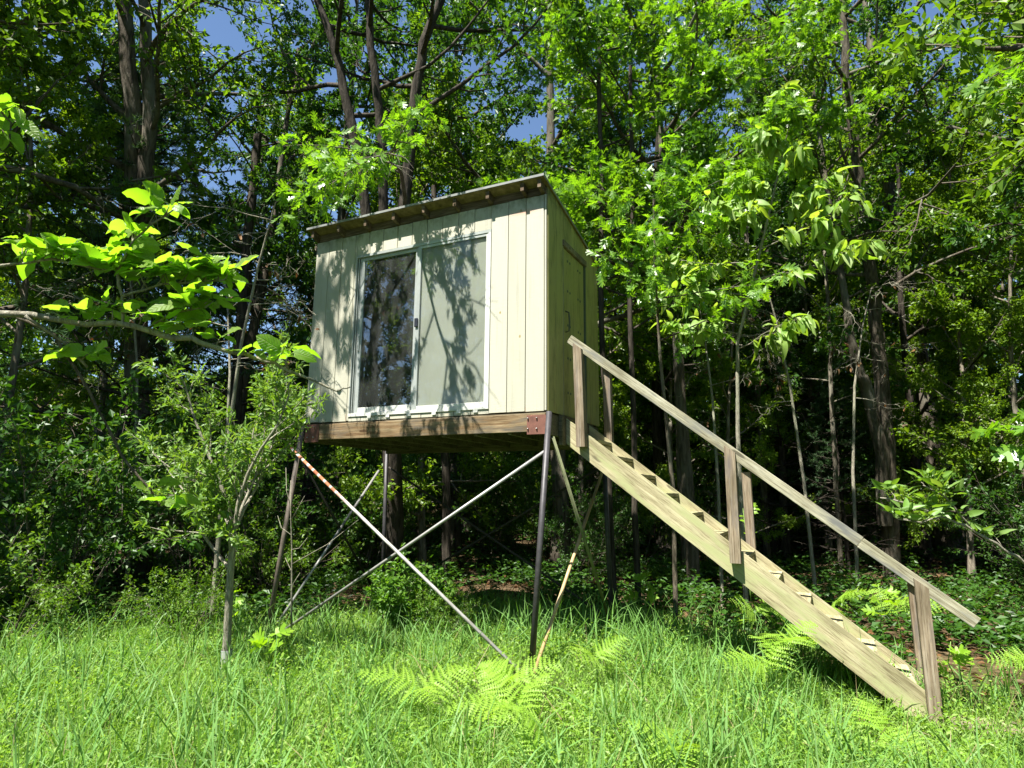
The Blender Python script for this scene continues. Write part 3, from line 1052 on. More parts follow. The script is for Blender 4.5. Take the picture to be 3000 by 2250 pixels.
def leaf_simple(w=0.5, fold=0.10, droop=0.10):
    """four corners and a tip along the midrib: two faces"""
    V = [(0, 0, 0), (w / 2, 0.45, fold), (0, 1, -droop), (-w / 2, 0.45, fold)]
    return np.array(V, float), [np.array([(0, 1, 2), (0, 2, 3)])]


def leaf_ovate(w=0.55, fold=0.06, droop=0.18, n=5, prof=None, wave=0.0):
    t = np.linspace(0, 1, n + 1)
    prof = prof or (lambda t: np.sin(np.pi * t ** 0.75) ** 0.8)
    h = w / 2 * prof(t)
    h[0] = 0
    h[-1] = 0
    V, F3, F4 = [], [], []
    for i, a in enumerate(t):
        z = -droop * a * a
        wv = wave * math.sin(i * 2.3)
        V += [(-h[i], a, z + fold * h[i] / (w / 2) + wv), (0, a, z), (h[i], a, z + fold * h[i] / (w / 2) - wv)]
    for i in range(n):
        a, b = 3 * i, 3 * i + 3
        if i == 0:
            F3 += [(1, b, b + 1), (1, b + 1, b + 2)]
            F3[-2] = (1, b + 1, b)
        elif i == n - 1:
            F3 += [(a, a + 1, b + 1), (a + 1, a + 2, b + 1)]
        else:
            F4 += [(a, a + 1, b + 1, b), (a + 1, a + 2, b + 2, b + 1)]
    V = np.array(V)
    # petiole
    k = len(V)
    V = np.concatenate([V, [(-0.012, -0.22, -0.03), (0.012, -0.22, -0.03), (0.012, 0.02, 0), (-0.012, 0.02, 0)]])
    F4.append((k, k + 1, k + 2, k + 3))
    return V, [np.array(F3), np.array(F4)]


def leaf_lobed(lobes, fold=0.05, droop=0.15, stem=0.2):
    """lobes: list of (y0, sinus0, tipx, tipy, sinus1, y1); each side lobe a face, plus the end lobe"""
    V, F = [], []

    def v(x, y):
        V.append((x, y, fold * abs(x) / 0.35 - droop * y * y))
        return len(V) - 1
    for (y0, s0, tx, ty, s1, y1, f) in lobes:
        for s in (1, -1):
            ids = [v(0, y0), v(s * s0, y0 + 0.02), v(s * tx * 0.75, ty - f), v(s * tx, ty), v(s * tx * 0.7, ty + f * 0.7), v(s * s1, y1 - 0.02), v(0, y1)]
            F.append(np.array(ids if s > 0 else ids[::-1]))
    y1 = lobes[-1][5]
    ids = [v(0, y1 - 0.005), v(lobes[-1][4], y1 - 0.01), v(0.07, 0.9), v(0, 1.0), v(-0.07, 0.9), v(-lobes[-1][4], y1 - 0.01)]
    F.append(np.array(ids))
    ids = [v(-0.012, -stem), v(0.012, -stem), v(0.012, 0.05), v(-0.012, 0.05)]
    F.append(np.array(ids))
    return np.array(V), F


OAK = leaf_lobed([(0.04, 0.03, 0.15, 0.24, 0.08, 0.24, 0.05), (0.24, 0.07, 0.33, 0.50, 0.10, 0.46, 0.07), (0.46, 0.09, 0.36, 0.74, 0.10, 0.68, 0.07), (0.68, 0.08, 0.22, 0.90, 0.07, 0.84, 0.05)])
MAPLE = leaf_lobed([(0.02, 0.05, 0.42, 0.22, 0.16, 0.26, 0.12), (0.26, 0.14, 0.56, 0.62, 0.17, 0.56, 0.12), (0.56, 0.15, 0.25, 0.80, 0.12, 0.76, 0.06)], stem=0.4)
OVATE = leaf_ovate(0.56, 0.05, 0.22, 6, wave=0.012)
LANCE = leaf_ovate(0.30, 0.05, 0.2, 4)
ELLIP = leaf_ovate(0.46, 0.07, 0.15, 3)
DROOPY = leaf_ovate(0.42, 0.10, 0.45, 5, wave=0.015)
SIMPLE = leaf_simple(0.56)
SIMPLEN = leaf_simple(0.36)


def place(mb, tmpl, P, Dr, N, S, Sx=None):
    """instances of a leaf shape at points P, length along Dr, face normal towards N, length S"""
    P = np.asarray(P, float)
    if len(P) == 0:
        return
    y = nrm(Dr)
    z = np.asarray(N, float) - y * np.sum(np.asarray(N) * y, 1, keepdims=True)
    z = nrm(z)
    x = np.cross(y, z)
    S = np.broadcast_to(np.asarray(S, float), (len(P),))
    Sx = S if Sx is None else Sx
    T, F = tmpl
    V = (P[:, None] + T[None, :, 0, None] * (x * Sx[:, None])[:, None] + T[None, :, 1, None] * (y * S[:, None])[:, None]
         + T[None, :, 2, None] * (z * S[:, None])[:, None])
    k = len(T)
    off = np.arange(len(P)) * k
    FF = []
    for f in F:
        f = np.atleast_2d(f)
        FF.append((f[None] + off[:, None, None]).reshape(-1, f.shape[1]))
    mb.add(V.reshape(-1, 3), FF)


def rnd_dir(r, n):
    v = r.normal(size=(n, 3))
    return nrm(v)


# ------------------------------------------------------------------ trees
class Skel:
    """woody skeleton grown by recursion; keeps tubes per main limb and the leaf anchors"""
    def __init__(self, seed):
        self.r = np.random.RandomState(seed)
        self.tubes = []       # (limb index, P, R, sides)
        self.A = []           # anchor positions
        self.Ad = []          # anchor directions
        self.limb = -1

    def line(self, p, d, L, r0, r1, n, wob, up=0.0):
        P = [np.asarray(p, float)]
        d = nrm(np.asarray(d, float))
        for i in range(n):
            d = nrm(d + self.r.normal(size=3) * wob + np.array([0, 0, up]))
            P.append(P[-1] + d * L / n)
        return np.array(P), np.linspace(r0, r1, n + 1)

    def twig_leaves(self, P, k, spread=0.03):
        t = self.r.rand(k) ** 0.8 * (len(P) - 1)
        i = np.minimum(t.astype(int), len(P) - 2)
        f = (t - i)[:, None]
        q = P[i] * (1 - f) + P[i + 1] * f + self.r.normal(size=(k, 3)) * spread
        self.A.append(q)
        self.Ad.append(nrm(P[i + 1] - P[i]))

    def grow(self, p, d, L, r, lvl, spec):
        """spec: per level (segments, wobble, up, children, child length, child angle, sides)"""
        sp = spec[lvl]
        P, R = self.line(p, d, L, r, r * 0.35, sp['n'], sp['wob'], sp['up'])
        self.tubes.append((self.limb, P, R, sp['sides']))
        if lvl == len(spec) - 1:
            self.twig_leaves(P, sp['leaves'], sp.get('spread', 0.04))
            return
        for c in range(sp['kids']):
            t = sp.get('t0', 0.25) + (1 - sp.get('t0', 0.25)) * (c + self.r.rand()) / sp['kids']
            t = min(t, 0.999) * (len(P) - 1)
            i = int(t)
            q = P[i] + (P[i + 1] - P[i]) * (t - i)
            dd = nrm(P[i + 1] - P[i])
            s = rnd_dir(self.r, 1)[0]
            s[2] *= sp.get('flat', 0.5)
            s = nrm(s - dd * (s @ dd))
            a = sp['ang'] * (0.75 + 0.5 * self.r.rand())
            nd_ = nrm(dd * math.cos(a) + s * math.sin(a))
            self.grow(q, nd_, L * sp['len'] * (0.65 + 0.6 * self.r.rand()) * (1 - 0.35 * t / (len(P) - 1)), max(0.0035, R[i] * 0.6), lvl + 1, spec)
        # leader keeps going as a twig
        self.grow(P[-1], nrm(P[-1] - P[-2]), L * sp['len'] * 0.7, max(0.0035, R[-1]), lvl + 1, spec)

    def wood(self, name, mat, only=None):
        mb = MB()
        for (li, P, R, s) in self.tubes:
            if only is None or li == only:
                V, F = tube_vf(P, R, s, cap=False)
                mb.add(V, F)
        return mb.mesh(name, mat, True)

    def leaves(self, name, tmpl, mat, size, flat=0.55, droop=0.25, keep=None):
        A, D = np.concatenate(self.A), np.concatenate(self.Ad)
        mb = MB()
        r = self.r
        n = len(A)
        dr = nrm(D * 0.5 + r.normal(size=(n, 3)) * 0.75 + np.array([0, 0, -droop]))
        N = nrm(np.array([0, 0, 1.0]) + r.normal(size=(n, 3)) * flat)
        sz = size * (0.55 + 0.75 * r.rand(n))
        if keep is not None:
            A, dr, N, sz = A[keep], dr[keep], N[keep], sz[keep]
        place(mb, tmpl, A, dr, N, sz)
        return mb.mesh(name, mat, False)


def spec_broad(leaves=15, kids=(7, 6), flat=0.45):
    return [dict(n=6, wob=0.12, up=0.03, kids=kids[0], len=0.42, ang=0.85, sides=6, t0=0.2, flat=flat),
            dict(n=4, wob=0.16, up=0.02, kids=kids[1], len=0.5, ang=0.8, sides=4, t0=0.15, flat=flat),
            dict(n=3, wob=0.2, up=-0.02, kids=0, len=0, ang=0, sides=3, leaves=leaves, spread=0.05)]


def broad_tree(seed, H, r0, h0, nl, L, leafsize, mat, bark, tmpl=SIMPLE, lean=(0, 0), leaves=15, up=0.25, kids=(7, 6), taper=0.5):
    """trunk with limbs spiralling from h0 up to the top"""
    s = Skel(seed)
    P, R = s.line((0, 0, -0.3), (lean[0], lean[1], 1), H, r0, r0 * 0.22, 9, 0.035, 0.02)
    R[0] = r0 * 1.5
    s.tubes.append((-1, P, R, 9))
    sp = spec_broad(leaves, kids)
    for i in range(nl):
        f = i / max(1, nl - 1)
        h = h0 + (H * 0.97 - h0) * f
        t = (h + 0.3) / H * (len(P) - 1)
        k = min(int(t), len(P) - 2)
        q = P[k] + (P[k + 1] - P[k]) * min(1, t - k)
        az = i * 2.4 + s.r.rand() * 0.8
        e = up + 0.5 * f + 0.2 * s.r.rand()
        d = (math.cos(az) * math.cos(e), math.sin(az) * math.cos(e), math.sin(e))
        s.limb = i
        s.grow(q, d, L * (1 - taper * f) * (0.8 + 0.4 * s.r.rand()), r0 * 0.42 * (1 - 0.5 * f), 0, sp)
    return s


def put_tree(name, label, s, loc, bark, tmpl, mat, size, rotz=0, group=None, scale=None, split_limbs=False, cat="tree", **kw):
    t = thing(name, label, cat, loc, rotz, group, scale)
    if split_limbs:
        link("trunk", s.wood("trunk", bark, -1), t)
        for li in sorted({q[0] for q in s.tubes if q[0] >= 0}):
            link("limb", s.wood("limb", bark, li), t)
    else:
        link("trunk", s.wood("trunk", bark), t)
    link("crown", s.leaves("crown", tmpl, mat, size, **kw), t)
    return t


# templates of the forest trees (each is itself one of the trees that stand in the wood)
RS = np.random.RandomState(5)


def gpos(x, y):
    return (x, y, float(gz(x, y)))


def polar(d, az):
    a = rad(az)
    return CAM[0] + d * math.sin(a), CAM[1] + d * math.cos(a)


GW = "trees of the wood behind the cabin"
protos = []
p_spec = [  # seed, H, r0, h0, nl, L, leaf, mat, bark
    (21, 13.5, 0.16, 2.6, 15, 3.4, 0.10, M_TREE, M_BARK, (19.0, -30)),
    (22, 12.0, 0.12, 1.8, 15, 2.9, 0.092, M_DARK, M_BARKD, (17.5, -12)),  # dark leaf colour stands in for shade on these trees
    (23, 15.0, 0.19, 3.4, 16, 3.9, 0.105, M_DARK, M_BARK, (16.5, -44)),
    (24, 10.0, 0.085, 1.2, 15, 2.4, 0.085, M_LIGHT, M_BARKL, (14.8, -20)),
]
for (sd, H, r0, h0, nl, L, ls, mt, bk, (d, az)) in p_spec:
    s = broad_tree(sd, H, r0, h0, nl, L, ls, mt, bk, leaves=36)
    x, y = polar(d, az)
    protos.append(put_tree("woodland_tree", ("grey-barked tree far back seen just left of the cabin", "slim dark-barked tree rising behind the cabin's right end", "thick dark-leaved tree beside the two-trunk oak", "small pale-barked tree close behind the cabin roof")[len(protos)], s, gpos(x, y), bk, SIMPLE, mt, ls, group=GW))


def pine(seed, H, r0, h0, mat=M_PINE):
    """whorls of level branches with feathery needle sprays; bare dead twigs below"""
    s = Skel(seed)
    P, R = s.line((0, 0, -0.3), (0, 0, 1), H, r0, r0 * 0.15, 10, 0.015, 0.02)
    s.tubes.append((-1, P, R, 8))
    h = h0
    i = 0
    while h < H * 0.97:
        f = (h - h0) / (H - h0)
        for k in range(5):
            az = i * 0.7 + k * 2 * np.pi / 5 + s.r.rand() * 0.4
            t = (h + 0.3) / H * (len(P) - 1)
            j = min(int(t), len(P) - 2)
            q = P[j] + (P[j + 1] - P[j]) * (t - j)
            d = (math.cos(az), math.sin(az), 0.10 + 0.3 * f)
            L = (2.6 * (1 - f) + 0.35) * (0.75 + 0.4 * s.r.rand())
            dead = f < 0.22
            sp = [dict(n=5, wob=0.06, up=0.02, kids=7, len=0.33, ang=0.9, sides=4, t0=0.3, flat=0.2),
                  dict(n=3, wob=0.12, up=0.03, kids=0, len=0, ang=0, sides=3, leaves=0 if dead else 9, spread=0.02)]
            s.grow(q, d, L, r0 * 0.2 * (1 - 0.6 * f) + 0.006, 0, sp)
        h += 0.55
        i += 1
    A, D = np.concatenate(s.A), np.concatenate(s.Ad)
    mb = MB()
    k = 9
    A2 = np.repeat(A, k, 0)
    D2 = nrm(np.repeat(D, k, 0) * 0.8 + s.r.normal(size=(len(A2), 3)) * 0.65)
    T = (np.array([(-0.045, 0, 0), (0.045, 0, 0), (0, 1, 0)], float), [np.array([(0, 1, 2)])])
    place(mb, T, A2, D2, rnd_dir(s.r, len(A2)), 0.10 + 0.05 * s.r.rand(len(A2)))
    return s, mb.mesh("crown", mat)


def put_pine(label, seed, H, r0, h0, loc, group=None):
    s, me = pine(seed, H, r0, h0)
    t = thing("pine_tree", label, "tree", loc, 0, group)
    link("trunk", s.wood("trunk", M_BARKD), t)
    link("crown", me, t)
    return t


x, y = polar(12.6, -58)
pine0 = put_pine("dark pine with bare dead lower twigs at the left edge of the wood", 31, 10.0, 0.13, 1.0, gpos(x, y))

# free standing places for the rest of the wood
taken = [(-8.3, 1.5), (-3.9, 2.9), (3.45, 8.6)]


def clear_of(x, y, m):
    return all(math.hypot(x - a, y - b) > m for a, b in taken)


def near_cabin(x, y, m=1.0):
    return -4.2 - m < x < 4.2 + m and -9 < y < 2.4 + m


n = 0
for tries in range(900):
    d = 11.5 + 22 * RS.rand() ** 0.9
    az = -72 + 92 * RS.rand()
    x, y = polar(d, az)
    if near_cabin(x, y, 1.2) or not clear_of(x, y, 1.5 + 0.025 * d):
        continue
    if d < 13.5 and -20 < az < 12:
        continue
    if az > -1 and d < 15.8:
        continue
    if -57 < az < -32 and d > 14 and RS.rand() < 0.85:
        continue
    taken.append((x, y))
    k = RS.randint(4)
    where = ("left of the cabin" if az < -43 else "behind the cabin" if az < -24 else "behind the stairs" if az < -2 else "beyond the foot of the stairs")
    kind = ("grey-barked leafy tree", "slim dark-barked tree", "thick grey dark-leaved tree", "small pale-barked tree")[k]
    far = "" if d < 18 else " farther back" if d < 25 else " far back in the wood"
    dup(protos[k], kind + far + " " + where, gpos(x, y), RS.rand() * 6.28, 0.8 + 0.4 * RS.rand(), GW + " " + where)
    n += 1
    if n >= 52:
        break
for (d, az, k, sc) in ((16.0, -17, 3, 0.9), (15.6, -8.5, 3, 0.8), (17.0, -4, 1, 0.9), (16.2, 0.2, 3, 0.85), (17.6, 3.2, 3, 1.0), (16.6, 6.6, 1, 0.9), (18.2, 9.0, 3, 1.0), (16.4, 11.5, 3, 0.9), (20.0, -12, 3, 1.1), (20.5, 0.5, 3, 1.1),
                       (20.0, 6.0, 3, 1.1), (21.0, 12.5, 3, 1.1), (19.0, -20, 3, 1.0), (14.2, 13.0, 3, 0.75), (14.0, 9.2, 3, 0.7), (13.0, -7.5, 3, 0.62), (15.2, -12.5, 3, 0.8)):
    x, y = polar(d, az)
    dup(protos[k], ("small pale-barked tree", "slim dark-barked tree")[k == 1] + (" of the sunlit thicket right of the cabin" if az < -2 else " of the sunlit thicket beyond the foot of the stairs"), gpos(x, y), d * 3 + az, sc, "trees of the sunlit thicket right of the cabin" if az < -2 else "trees of the sunlit thicket beyond the stairs")
for (d, az, sc, lab) in ((15.2, -3, 0.8, "young pine with blue-green tufts behind the middle of the stairs"),
                         (14.6, 1.4, 0.42, "small pine sapling with pale tufts left of the double trunk"),
                         (15.5, -50, 1.0, "tall dark pine between the two-trunk tree and the cabin")):
    x, y = polar(d, az)
    dup(pine0, lab, gpos(x, y), RS.rand() * 6, sc)


# ---- named trees, built along their own trunks
def path_tree(seed, paths, base, limbs, sp, tmpl, mat, size, bark, name, label, extra=0, **kw):
    """paths: list of (points, r0, r1) in world space; limbs: (start, dir, length, radius)"""
    s = Skel(seed)
    b = np.array(base)
    for (P, ra, rb) in paths:
        P = np.array(P, float) - b
        # smooth the trunk line
        t = np.linspace(0, len(P) - 1, (len(P) - 1) * 3 + 1)
        Q = np.stack([np.interp(t, np.arange(len(P)), P[:, k]) for k in range(3)], 1)
        Q[1:-1] += s.r.normal(size=(len(Q) - 2, 3)) * 0.012
        s.tubes.append((-1, Q, np.linspace(ra, rb, len(Q)), 10))
    for i, (p, d, L, r) in enumerate(limbs):
        s.limb = i
        s.grow(np.array(p, float) - b, d, L, r, 0, sp)
    return put_tree(name, label, s, tuple(base), bark, tmpl, mat, size, split_limbs=True, **kw)


r_ = np.random.RandomState(77)


def auto_limbs(P, z0, n, L, r, bias=None):
    """limbs spiralling up a trunk polyline"""
    P = np.array(P, float)
    out = []
    for i in range(n):
        z = z0 + (P[-1][2] - z0) * (i + 0.5) / n
        q = np.array([np.interp(z, P[:, 2], P[:, k]) for k in range(3)])
        az = i * 2.4 + r_.rand()
        e = 0.15 + 0.45 * r_.rand()
        d = np.array([math.cos(az) * math.cos(e), math.sin(az) * math.cos(e), math.sin(e)])
        if bias is not None:
            d = nrm(d + np.array(bias))
        out.append((q, d, L * (0.7 + 0.6 * r_.rand()), r))
    return out


T1a = [(-8.66, 2.0, -0.4), (-8.41, 1.39, 2.9), (-8.26, 1.0, 5.27), (-8.19, 0.76, 6.63), (-8.13, 0.48, 8.23), (-8.12, 0.13, 10.0), (-8.1, 0.0, 12.5)]
T1b = [(-8.25, 0.95, 5.3), (-7.93, 0.77, 6.64), (-7.8, 0.66, 7.58), (-7.75, 0.45, 8.76), (-7.73, 0.23, 9.93), (-7.7, 0.2, 12.0)]
lim = [((-8.17, 0.7, 7.0), (-1.0, -0.5, 0.35), 3.2, 0.075), ((-8.2, 0.85, 6.2), (-1.0, -0.5, 0.12), 3.2, 0.07), ((-8.14, 0.5, 7.9), (-0.75, -0.5, 0.7), 2.8, 0.06),
       ((-7.93, 0.77, 6.6), (1.0, 0.1, 0.3), 2.4, 0.06), ((-7.8, 0.66, 7.6), (0.9, -0.3, 0.4), 2.6, 0.05), ((-7.75, 0.4, 8.8), (0.8, -0.5, 0.4), 2.8, 0.05)]
lim += auto_limbs(T1a, 8.0, 7, 2.8, 0.05) + auto_limbs(T1b, 7.6, 6, 2.6, 0.045, (0.3, -0.2, 0))
path_tree(41, [(T1a, 0.21, 0.10), (T1b, 0.15, 0.07)], (-8.66, 2.0, 0), lim, spec_broad(10, (6, 5)), SIMPLE, M_TREE, 0.12, M_BARK,
          "oak_tree", "tall two-trunk oak with heavy side limbs at the upper left of the wood")

T2 = [(-4.05, 3.2, -0.5), (-3.87, 2.82, 1.2), (-3.76, 2.56, 2.81), (-3.74, 2.36, 3.89)]
T2A = [T2[-1], (-3.6, 2.32, 4.43), (-3.24, 2.02, 6.85), (-3.08, 1.92, 7.82), (-2.93, 1.84, 8.58), (-2.63, 1.85, 9.28), (-2.3, 1.9, 11.5)]
T2B = [T2[-1], (-3.85, 2.2, 4.43), (-3.98, 1.66, 6.84), (-4.07, 1.48, 7.54), (-4.2, 1.22, 8.51), (-4.4, 0.98, 9.26), (-4.7, 0.8, 11.0)]
T2C = [T2[-1], (-3.75, 2.25, 4.43), (-3.63, 1.83, 6.85), (-3.63, 1.69, 7.55), (-3.69, 1.48, 8.51), (-3.67, 1.34, 9.27), (-3.6, 1.2, 11.0)]
lim = auto_limbs(T2A, 7.2, 9, 2.2, 0.04) + auto_limbs(T2B, 7.2, 8, 2.2, 0.04) + auto_limbs(T2C, 7.6, 7, 2.2, 0.035)
oak2 = path_tree(42, [(T2, 0.17, 0.14), (T2A, 0.11, 0.06), (T2B, 0.10, 0.05), (T2C, 0.09, 0.05)], (-4.05, 3.2, 0), lim, spec_broad(9, (5, 5)), SIMPLE, M_DARK, 0.12, M_BARKD,
                 "oak_tree", "dark oak forking into three stems right behind the cabin roof")

T3 = [(3.40, 9.0, -0.4), (3.47, 8.7, 1.23), (3.51, 8.46, 2.52), (3.49, 8.22, 3.7), (3.48, 8.04, 4.58), (3.46, 7.87, 5.44), (3.42, 7.63, 6.54), (3.35, 7.34, 7.85), (3.26, 6.98, 9.46), (3.32, 6.72, 10.91), (3.4, 6.6, 13)]
T3b = [(3.36, 8.6, 1.0), (3.40, 8.38, 2.3), (3.19, 7.96, 3.68), (3.11, 7.89, 3.86), (3.0, 7.7, 4.56), (2.96, 7.6, 5.2), (2.8, 7.4, 7.5), (2.7, 7.3, 9.5)]
lim = auto_limbs(T3, 4.9, 15, 2.7, 0.04, (0, -0.5, 0)) + auto_limbs(T3b, 5.0, 9, 2.0, 0.025, (0, -0.5, 0))
path_tree(43, [(T3, 0.165, 0.06), (T3b, 0.14, 0.04)], (3.40, 9.0, 0), lim, spec_broad(13, (6, 5)), SIMPLE, M_TREE, 0.105, M_BARK,
          "double_trunk_tree", "tall grey tree with a forked double trunk behind the lower stairs")

# slim trunks between the cabin and the double trunk
slim = [([(2.57, 9.07, -0.1), (2.59, 8.83, 1.23), (2.58, 8.57, 2.51), (2.64, 8.25, 4.33), (2.7, 8.1, 7.0)], 0.055, "thin pale-barked tree just left of the double trunk", M_BARKL),
        ([(-0.35, 3.2, -0.1), (-0.36, 3.1, 2.0), (-0.40, 3.0, 4.0), (-0.36, 2.9, 6.5), (-0.3, 2.8, 8.5)], 0.05, "slim dark trunk nearest the cabin's right rear corner", M_BARKD),
        ([(-0.05, 3.35, -0.1), (-0.03, 3.2, 2.0), (0.0, 3.1, 4.0), (0.1, 3.0, 6.0), (0.12, 3.0, 8.0)], 0.045, "slim dark trunk second from the cabin's right rear corner", M_BARKD),
        ([(-0.08, 6.9, -0.1), (-0.1, 6.8, 2.0), (-0.05, 6.6, 4.2), (0.0, 6.5, 8.0)], 0.075, "straight grey trunk behind the upper flight of the stairs", M_BARK),
        ([(1.15, 9.6, -0.1), (1.2, 9.5, 3.0), (1.1, 9.4, 6.0), (1.15, 9.3, 9.0)], 0.08, "grey trunk behind the middle handrail post", M_BARK),
        ([(-3.9, 4.6, -0.1), (-3.95, 4.5, 2.0), (-4.2, 4.4, 4.0), (-4.3, 4.3, 8.0)], 0.09, "dark trunk behind the left legs of the cabin", M_BARKD),
        ([(-6.9, 2.2, -0.1), (-6.8, 2.1, 2.5), (-6.75, 2.0, 5.0), (-6.6, 1.9, 8.0)], 0.12, "dark trunk left of the cabin behind the olive bush", M_BARKD),
        ([(1.7, 15.0, 0.1), (1.72, 15.0, 4.0), (1.8, 15.0, 10.0)], 0.16, "pale trunk far back seen below the handrail", M_BARKL)]
for i, (P, r0, lab, bk) in enumerate(slim):
    lim = auto_limbs(P, max(2.8, P[-1][2] * 0.45), 9, 1.5, 0.018)
    path_tree(50 + i, [(P, r0, r0 * 0.6)], (P[0][0], P[0][1], 0), lim, spec_broad(11, (5, 4)), SIMPLE, M_TREE if i % 2 else M_DARK, 0.11, bk, "slim_tree", lab, group="slim trunks behind the stairs")
# big sunlit oak right of and behind the cabin: the bright leaf mass above the roof
BO = [(0.35, 5.3, -0.2), (0.3, 5.2, 3.0), (0.25, 5.05, 5.5), (0.15, 4.9, 8.0), (0.1, 4.8, 11.0)]
lim = []
for (d, z, L) in (((-1.0, -1.2, 0.25), 5.2, 2.6), ((-0.2, -1.3, 0.2), 5.6, 2.7), ((0.7, -1.2, 0.2), 5.8, 2.7), ((1.2, -0.8, 0.3), 6.2, 2.6), ((-1.2, -0.6, 0.4), 6.6, 2.6), ((-0.6, -1.2, 0.35), 7.0, 2.6),
                  ((0.3, -1.3, 0.35), 7.3, 2.6), ((1.1, -0.9, 0.35), 7.7, 2.6), ((-1.1, -0.9, 0.4), 8.1, 2.4), ((0.0, -1.2, 0.5), 8.6, 2.4), ((0.9, -0.9, 0.5), 9.0, 2.3), ((-0.8, -0.9, 0.5), 9.5, 2.2),
                  ((0.5, 1.0, 0.3), 6.5, 2.2), ((-0.8, 0.8, 0.4), 7.5, 2.2), ((0.8, 0.8, 0.5), 9, 2.0), ((0, -0.3, 1), 10.5, 1.6)):
    q = np.array([np.interp(z, [p[2] for p in BO], [p[k] for p in BO]) for k in range(3)])
    lim.append((q, nrm(d), L, 0.045))
path_tree(70, [(BO, 0.11, 0.04)], (0.35, 5.3, 0), lim, spec_broad(18, (6, 6)), OAK, M_OAK, 0.130, M_BARK, "oak_tree",
          "bright sunlit oak whose leafy limbs spread above the right end of the roof")

# trees that stand out of frame round the clearing: they shade the left of the cabin front, mirror in its glass and close off the sky
for (x, y, k, sc, lab) in ((-9.0, -9.0, 1, 1.0, "leafy green tree at the left edge of the clearing"), (-8.0, -6.9, 3, 1.2, "leafy green tree at the left edge of the clearing"),
                           (-6.4, -10.0, 0, 0.9, "leafy green tree at the left edge of the clearing"), (-10.8, -10.5, 2, 1.0, "leafy green tree at the left edge of the clearing"),
                           (-5.6, -13.0, 2, 0.9, "leafy green tree behind the photographer"), (-12.0, -5.0, 0, 1.1, "leafy green tree at the left edge of the clearing"),
                           (6.9, 0.9, 3, 1.25, "leafy green tree at the right edge of the clearing"), (6.9, 4.2, 1, 1.0, "leafy green tree at the right edge of the clearing"),
                           (7.4, -2.2, 1, 1.0, "leafy green tree at the right edge of the clearing"), (9.5, -9.0, 0, 1.0, "leafy green tree at the right edge of the clearing"),
                           (8.2, -5.5, 3, 1.2, "leafy green tree at the right edge of the clearing"), (9.5, 2.0, 2, 1.0, "leafy green tree at the right edge of the clearing"),
                           (3.5, -17.0, 2, 0.9, "leafy green tree behind the photographer"), (-1.5, -17.5, 1, 1.0, "leafy green tree behind the photographer")):
    dup(protos[k], lab, gpos(x, y), 1.3 * k + x, sc, "trees round the clearing")



s = broad_tree(29, 13.0, 0.17, 4.6, 15, 3.7, 0.12, M_TREE, M_BARK, leaves=24)
ht = put_tree("high_tree", "tall high-crowned tree far out at the left edge of the clearing", s, gpos(-10.4, -1.4), M_BARK, SIMPLE, M_TREE, 0.12)
dup(ht, "tall high-crowned tree nearest the left edge of the view", gpos(-8.0, -1.9), 2.2, 1.0)
dup(ht, "tall high-crowned tree at the right edge of the clearing", gpos(7.4, 2.5), 4.0, 1.0)
dup(ht, "tall high-crowned tree behind the right end of the stairs", gpos(6.8, 6.2), 5.2, 1.0)



LT = [(-7.3, -4.7, -0.2), (-6.8, -4.5, 4.0), (-6.0, -4.1, 7.0), (-5.0, -3.7, 9.4)]
path_tree(71, [(LT, 0.14, 0.06)], (-7.3, -4.7, 0), [(LT[3], (1.0, 0.3, 0.15), 1.9, 0.04), ((-5.35, -3.85, 8.6), (1.0, 0.4, 0.05), 2.1, 0.04), ((-5.7, -4.0, 7.8), (1.0, 0.25, 0.1), 2.0, 0.04), (LT[3], (0.3, 0.5, 1.0), 1.8, 0.04)],
          spec_broad(12, (6, 5)), SIMPLE, M_TREE, 0.12, M_BARK, "leaning_tree", "leaning tree at the near left edge whose leafy top reaches towards the cabin front")

# ------------------------------------------------------------------ leaves that can be picked apart: objects of their own
_leafmesh = {}


def leaf_meshes(key, variants, mat):
    if key not in _leafmesh:
        ms = []
        for (V, F) in variants:
            ms.append(MB().add(V, F).mesh("leaf", mat, True))
        _leafmesh[key] = ms
    return _leafmesh[key]


def leaf_objects(parent, meshes, P, D, N, Sz, r, name="leaf"):
    y = nrm(D)
    z = np.asarray(N) - y * np.sum(np.asarray(N) * y, 1, keepdims=True)
    z = nrm(z)
    x = np.cross(y, z)
    for i in range(len(P)):
        o = bpy.data.objects.new(name, meshes[r.randint(len(meshes))])
        COL.objects.link(o)
        o.parent = parent
        M = Matrix((x[i], y[i], z[i])).transposed().to_4x4()
        M = M @ Matrix.Diagonal((Sz[i], Sz[i], Sz[i], 1))
        M.translation = Vector(P[i])
        o.matrix_local = M


def skel_leaves(s, parent, key, variants, tmpl, mat, size, nmax=300, flat=0.5, droop=0.25, toward=None, along=0.5, base=(0, 0, 0)):
    """the nmax leaves that show largest become objects, the others one part of kind stuff"""
    r = s.r
    A, D = np.concatenate(s.A), np.concatenate(s.Ad)
    n = len(A)
    dr = nrm(D * along + r.normal(size=(n, 3)) * 0.65 + np.array([0, 0, -droop]))
    N = np.array([0, 0, 1.0]) + r.normal(size=(n, 3)) * flat
    if toward is not None:
        N = N + np.array(toward)
    N = nrm(N)
    sz = size * (0.6 + 0.65 * r.rand(n))
    dist = np.linalg.norm(A + np.array(base) - CAM, axis=1)
    order = np.argsort(-sz / dist)
    a, b = order[:nmax], order[nmax:]
    leaf_objects(parent, leaf_meshes(key, variants, mat), A[a], dr[a], N[a], sz[a], r)
    if len(b):
        mb = MB()
        place(mb, tmpl, A[b], dr[b], N[b], sz[b])
        o = link("foliage", mb.mesh("foliage", mat), parent)
        o["kind"] = "stuff"


